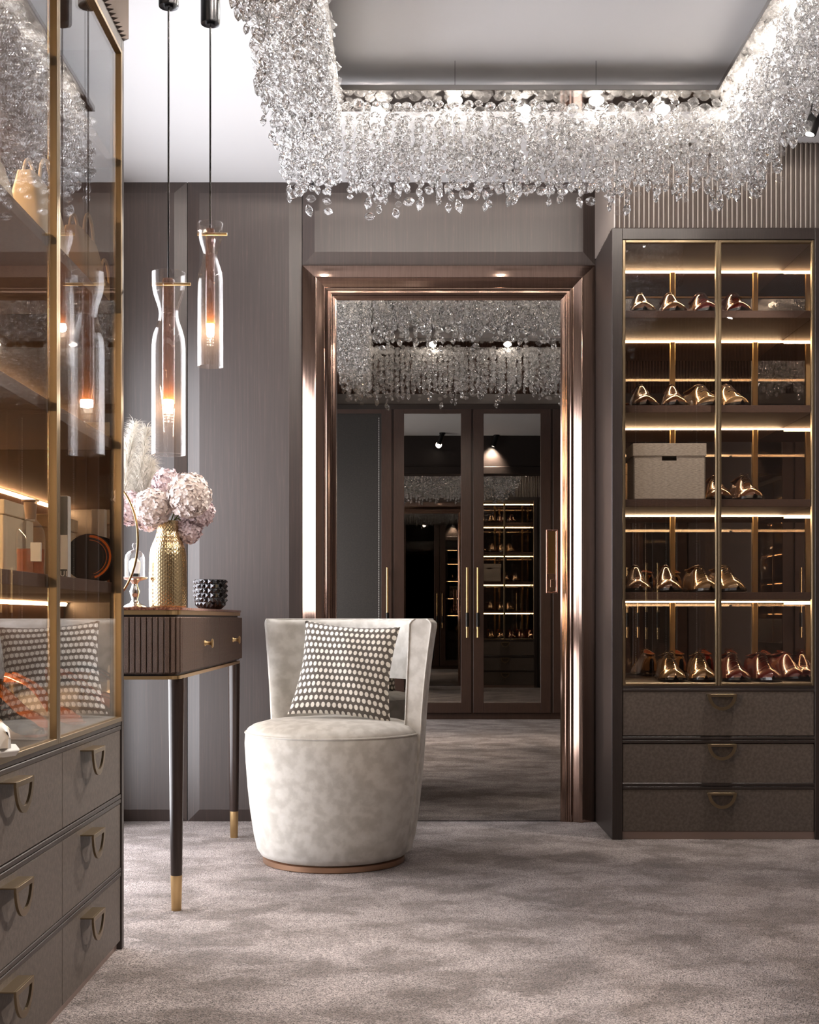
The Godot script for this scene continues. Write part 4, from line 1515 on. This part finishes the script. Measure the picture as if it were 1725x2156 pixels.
	for k in prof.size() - 1:
		for i in seg:
			var sh := 0.5 * (k % 2)
			var f0 := TAU * (i + sh) / seg
			var f1 := TAU * (i + 1 + sh) / seg
			var fm := (f0 + f1) * 0.5
			var A := Vector3(sin(f0) * prof[k][1], prof[k][0], cos(f0) * prof[k][1])
			var B := Vector3(sin(f1) * prof[k][1], prof[k][0], cos(f1) * prof[k][1])
			var C := Vector3(sin(f1) * prof[k + 1][1], prof[k + 1][0], cos(f1) * prof[k + 1][1])
			var D := Vector3(sin(f0) * prof[k + 1][1], prof[k + 1][0], cos(f0) * prof[k + 1][1])
			var rm: float = (prof[k][1] + prof[k + 1][1]) * 0.5 + (0.0055 if k > 0 else 0.002)
			var T := Vector3(sin(fm) * rm, (prof[k][0] + prof[k + 1][0]) * 0.5, cos(fm) * rm)
			for e in [[A, B], [B, C], [C, D], [D, A]]:
				b.tri_to(e[0], e[1], T, T * Vector3(1, 0, 1))
	b.lathe([Vector2(0, 0.0), Vector2(0.034, 0.0)], 20)
	b.lathe([Vector2(0.0575, 0.110), Vector2(0.0545, 0.1105), Vector2(0.052, 0.02), Vector2(0, 0.016)], 40)
	part(cu, "bowl", b, M("black_chrome", Color(0.30, 0.295, 0.30), 0.14, 1.0))
	# curtain at the far side of the window
	var cr := thing("curtain", "cream curtain at the window, its hem just showing past the display cabinet", "curtain", Vector3(-1.27, 0, -5.33))
	b = MB.new()
	g = []
	for k in 49:
		var col := []
		for j in 25:
			var y := 0.003 + 2.5 * j / 24.0
			var t := k / 48.0
			var fl := 1.0 + 0.30 * exp(-y / 0.10)
			col.append(Vector3((sin(t * TAU * 4.0) * 0.030 - 0.012) * fl + 0.035 * exp(-y / 0.08), y, lerpf(-0.075, 0.14, t)))
		g.append(col)
	b.grid(g)
	part(cr, "drape", b, M("curtain_cloth", Color(0.86, 0.82, 0.74), 0.9, 0.0, {"backlight_enabled": true, "backlight": Color(0.4, 0.38, 0.34)}))

# ------------------------------------------------------------------ inside the display cabinet
func high_heel(leather: Material, label: String) -> Node3D:
	var o := thing("high_heel", label, "shoe", Vector3(), "high heeled shoes in the display cabinet")
	var lift := func(z: float) -> float:
		var t := clampf((0.10 - z) / 0.15, 0, 1)
		return 0.095 * t * t * (3.0 - 2.0 * t)
	var b := MB.new()
	var g := []
	for k in 21:
		var t := k / 20.0
		var z := lerpf(-0.09, 0.12, t)
		var w := 0.024 + 0.014 * exp(-pow((t - 0.72) / 0.18, 2.0)) - 0.034 * pow(clampf((t - 0.80) / 0.2, 0, 1), 1.6)
		var h := 0.030 * exp(-pow((t - 0.0) / 0.16, 2.0)) + 0.010 + 0.018 * smoothstep(0.55, 0.8, t) * (1.0 - 0.7 * smoothstep(0.85, 1.0, t))
		var col := []
		for q in 13:
			var f := PI * q / 12.0
			# open over the foot: sides rise, the middle stays at the insole
			var openm := 1.0 if t > 0.68 else sqrt(absf(cos(f)))
			col.append(Vector3(w * cos(f), lift.call(z) + 0.004 + h * sin(f) * lerpf(1.0, 0.35 + 0.65 * absf(cos(f)), 1.0 - openm if t > 0.68 else 1.0), z))
		g.append(col)
	b.grid(g, false, false, true)
	part(o, "upper", b, leather)
	b = MB.new()
	for k in 20:
		var z0 := lerpf(-0.09, 0.12, k / 20.0)
		var z1 := lerpf(-0.09, 0.12, (k + 1) / 20.0)
		var w := 0.022 if k < 15 else 0.026
		b.bx(-w * 0.8, w * 0.8, (lift.call(z0) + lift.call(z1)) * 0.5, (lift.call(z0) + lift.call(z1)) * 0.5 + 0.005, z0, z1)
	part(o, "sole", b, mats.shoe_lining)
	b = MB.new()
	b.tube([Vector3(0, 0.0, -0.083), Vector3(0, 0.05, -0.080), Vector3(0, 0.097, -0.074)], [0.0045, 0.006, 0.017], 14)
	part(o, "heel", b, mats.brass)
	return o

func in_display() -> void:
	var s1 := 0.955
	# corked bottle
	var bt := thing("glass_bottle", "clear glass bottle of amber liquid with a fat cork in the display cabinet", "bottle", Vector3(-0.872, s1, -2.966))
	var b := MB.new()
	var pr := [Vector2(0, 0.001), Vector2(0.031, 0.001), Vector2(0.033, 0.004), Vector2(0.033, 0.095), Vector2(0.031, 0.108), Vector2(0.026, 0.119), Vector2(0.018, 0.129), Vector2(0.0135, 0.134), Vector2(0.0135, 0.142), Vector2(0.0150, 0.144), Vector2(0.0150, 0.147), Vector2(0.012, 0.147)]
	b.lathe(pr, 40, 0.4)
	part(bt, "bottle", b, mats.clear_glass)
	b = MB.new()
	b.lathe([Vector2(0, 0.004), Vector2(0.0305, 0.004), Vector2(0.0305, 0.066), Vector2(0, 0.0662)], 36)
	part(bt, "liquid", b, M("amber_liquid", Color(0.60, 0.30, 0.09, 0.5), 0.05, 0.0, {"transparency": BaseMaterial3D.TRANSPARENCY_ALPHA}))
	b = MB.new()
	b.lathe([Vector2(0.0, 0.136), Vector2(0.0115, 0.136), Vector2(0.0155, 0.174), Vector2(0.0195, 0.176), Vector2(0.0195, 0.180), Vector2(0, 0.181)], 30)
	part(bt, "cork", b, M("cork", Color(0.55, 0.45, 0.36), 0.8))
	b = MB.new()
	b.bx(0.010, 0.034, 0.036, 0.080, 0.028, 0.0345, 0.001)
	part(bt, "label", b, mats.plaster)
	# cream boxes and the book
	var cream := M("cream_card", Color(0.86, 0.79, 0.68), 0.7)
	var cb := thing("gift_box", "cream lidded box behind the corked bottle in the display cabinet", "box", Vector3(-1.03, s1, -3.12))
	b = MB.new()
	b.bx(-0.085, 0.085, 0, 0.150, -0.12, 0.12, 0.002)
	part(cb, "body", b, cream)
	b = MB.new()
	b.bx(-0.089, 0.089, 0.150, 0.185, -0.124, 0.124, 0.002)
	part(cb, "lid", b, cream)
	var bk := thing("book", "white spined book with black lettering beside the cabinet's end mirror", "book", Vector3(-0.842, s1, -3.2))
	b = MB.new()
	b.bx(-0.022, 0.014, 0, 0.205, 0.045, 0.072, 0.001)
	part(bk, "cover", b, mats.plaster)
	b = MB.new()
	b.bx(-0.0205, 0.0125, 0.110, 0.204, 0.0715, 0.0728)
	b.bx(-0.020, 0.012, 0.006, 0.026, 0.0715, 0.0728)
	part(bk, "spine_print", b, mats.black)
	var tm := TextMesh.new()
	tm.text = "OUI"
	tm.font_size = 16
	tm.pixel_size = 0.0011
	tm.depth = 0.0006
	part(bk, "spine_lettering", tm, mats.plaster, Vector3(-0.003, 0.016, 0.0732))
	var tr := thing("decorative_plate", "round black plate with amber bands standing at the end of the lit shelf", "plate", Vector3(-0.815, s1 + 0.062, -3.283))
	b = MB.new()
	b.xf = Transform3D(Basis(Vector3(1, 0, 0), PI / 2 - 0.15), Vector3())
	b.lathe([Vector2(0, -0.003), Vector2(0.035, -0.003), Vector2(0.060, 0.004), Vector2(0.061, 0.006), Vector2(0.035, 0.001), Vector2(0, 0.001)], 40)
	part(tr, "plate", b, M("black_glaze", Color(0.03, 0.028, 0.025), 0.1))
	b = MB.new()
	b.xf = Transform3D(Basis(Vector3(1, 0, 0), PI / 2 - 0.15), Vector3())
	for q in [[0.052, 0.058, 0.0058], [0.040, 0.046, 0.0032]]:
		b.lathe([Vector2(q[1], q[2]), Vector2(q[0], q[2] - 0.0015)], 24, 0.5, Vector3(), PI * 0.9, PI * 0.1)
	part(tr, "amber_bands", b, M("amber_glaze", Color(0.85, 0.42, 0.12), 0.2))
	# cream handbags on the shelf above
	var hide := M("cream_leather", Color(0.90, 0.83, 0.72), 0.45)
	for k in 2:
		var hb := thing("handbag", ["cream leather handbag with a loop handle, nearer of the two on the high shelf", "taller cream leather handbag beside the end mirror on the high shelf"][k], "handbag", Vector3([-0.93, -0.90][k], 1.680, [-2.80, -3.12][k]))
		b = MB.new()
		var g := []
		var H: float = [0.20, 0.235][k]
		for j in 13:
			var t := j / 12.0
			var ring := []
			var wx := lerpf(0.060, 0.022, t * t)
			var wz := lerpf(0.125, 0.110, t)
			for q in 40:
				var f := TAU * q / 40
				ring.append(Vector3(signf(sin(f)) * pow(absf(sin(f)), 0.35) * wx, t * H, signf(cos(f)) * pow(absf(cos(f)), 0.35) * wz))
			g.append(ring)
		b.grid(g, false, true, false)
		b.bx(-0.058, 0.058, 0, 0.003, -0.12, 0.12)
		part(hb, "body", b, hide)
		for sx in [-1.0, 1.0]:
			b = MB.new()
			var lp := []
			for q in 17:
				var f := PI * q / 16.0
				lp.append(Vector3(sx * 0.020, H - 0.025 + 0.085 * sin(f), cos(f) * 0.055))
			b.tube(lp, 0.0045, 8)
			part(hb, "handle", b, hide)
		b = MB.new()
		b.bx(0.040, 0.047, H * 0.55, H * 0.62, -0.014, 0.014, 0.001)
		part(hb, "clasp", b, mats.brass)
	# heels and a sneaker on the cabinet floor
	var coat := {"clearcoat_enabled": true, "clearcoat": 1.0, "clearcoat_roughness": 0.05}
	M("amber_patent", Color(0.72, 0.38, 0.12), 0.15, 0.2, coat)
	M("black_patent", Color(0.03, 0.028, 0.028), 0.12, 0.0, coat)
	var hl := high_heel(mats.amber_patent, "amber patent high heel nearest the end mirror on the display cabinet floor")
	hl.position = Vector3(-0.90, 0.606, -3.14)
	hl.rotation.y = 1.2
	copy_of(hl, "amber patent high heel left of the other amber one on the cabinet floor", Vector3(-0.93, 0.606, -2.98), 1.2)
	var h2 := high_heel(mats.black_patent, "black patent high heel with a brass heel, behind the cabinet door's brass post")
	h2.position = Vector3(-0.90, 0.606, -2.80)
	h2.rotation.y = 1.25
	copy_of(h2, "black patent high heel with a brass heel at the left edge of the picture", Vector3(-0.93, 0.606, -2.64), 1.25)
	var sn := thing("sneaker", "white sneaker toe at the left edge on the display cabinet floor", "shoe", Vector3(-0.85, 0.606, -2.40))
	b = MB.new()
	var g := []
	for k in 15:
		var t := k / 14.0
		var w := 0.036 + 0.010 * sin(t * PI) - 0.040 * pow(clampf((t - 0.82) / 0.18, 0, 1), 2.0)
		var h := lerpf(0.085, 0.048, smoothstep(0.25, 0.75, t)) - 0.028 * pow(clampf((t - 0.85) / 0.15, 0, 1), 2.0)
		var col := []
		for q in 13:
			var f := PI * q / 12.0
			col.append(Vector3(w * signf(cos(f)) * pow(absf(cos(f)), 0.6), 0.018 + h * pow(sin(f), 0.7), lerpf(-0.14, 0.14, t)))
		g.append(col)
	b.grid(g, false, false, true)
	part(sn, "upper", b, M("white_leather", Color(0.88, 0.87, 0.85), 0.5))
	b = MB.new()
	b.bx(-0.046, 0.046, 0.0, 0.022, -0.142, 0.130, 0.010)
	part(sn, "sole", b, M("white_rubber", Color(0.85, 0.84, 0.82), 0.6))
	sn.rotation.y = 1.1
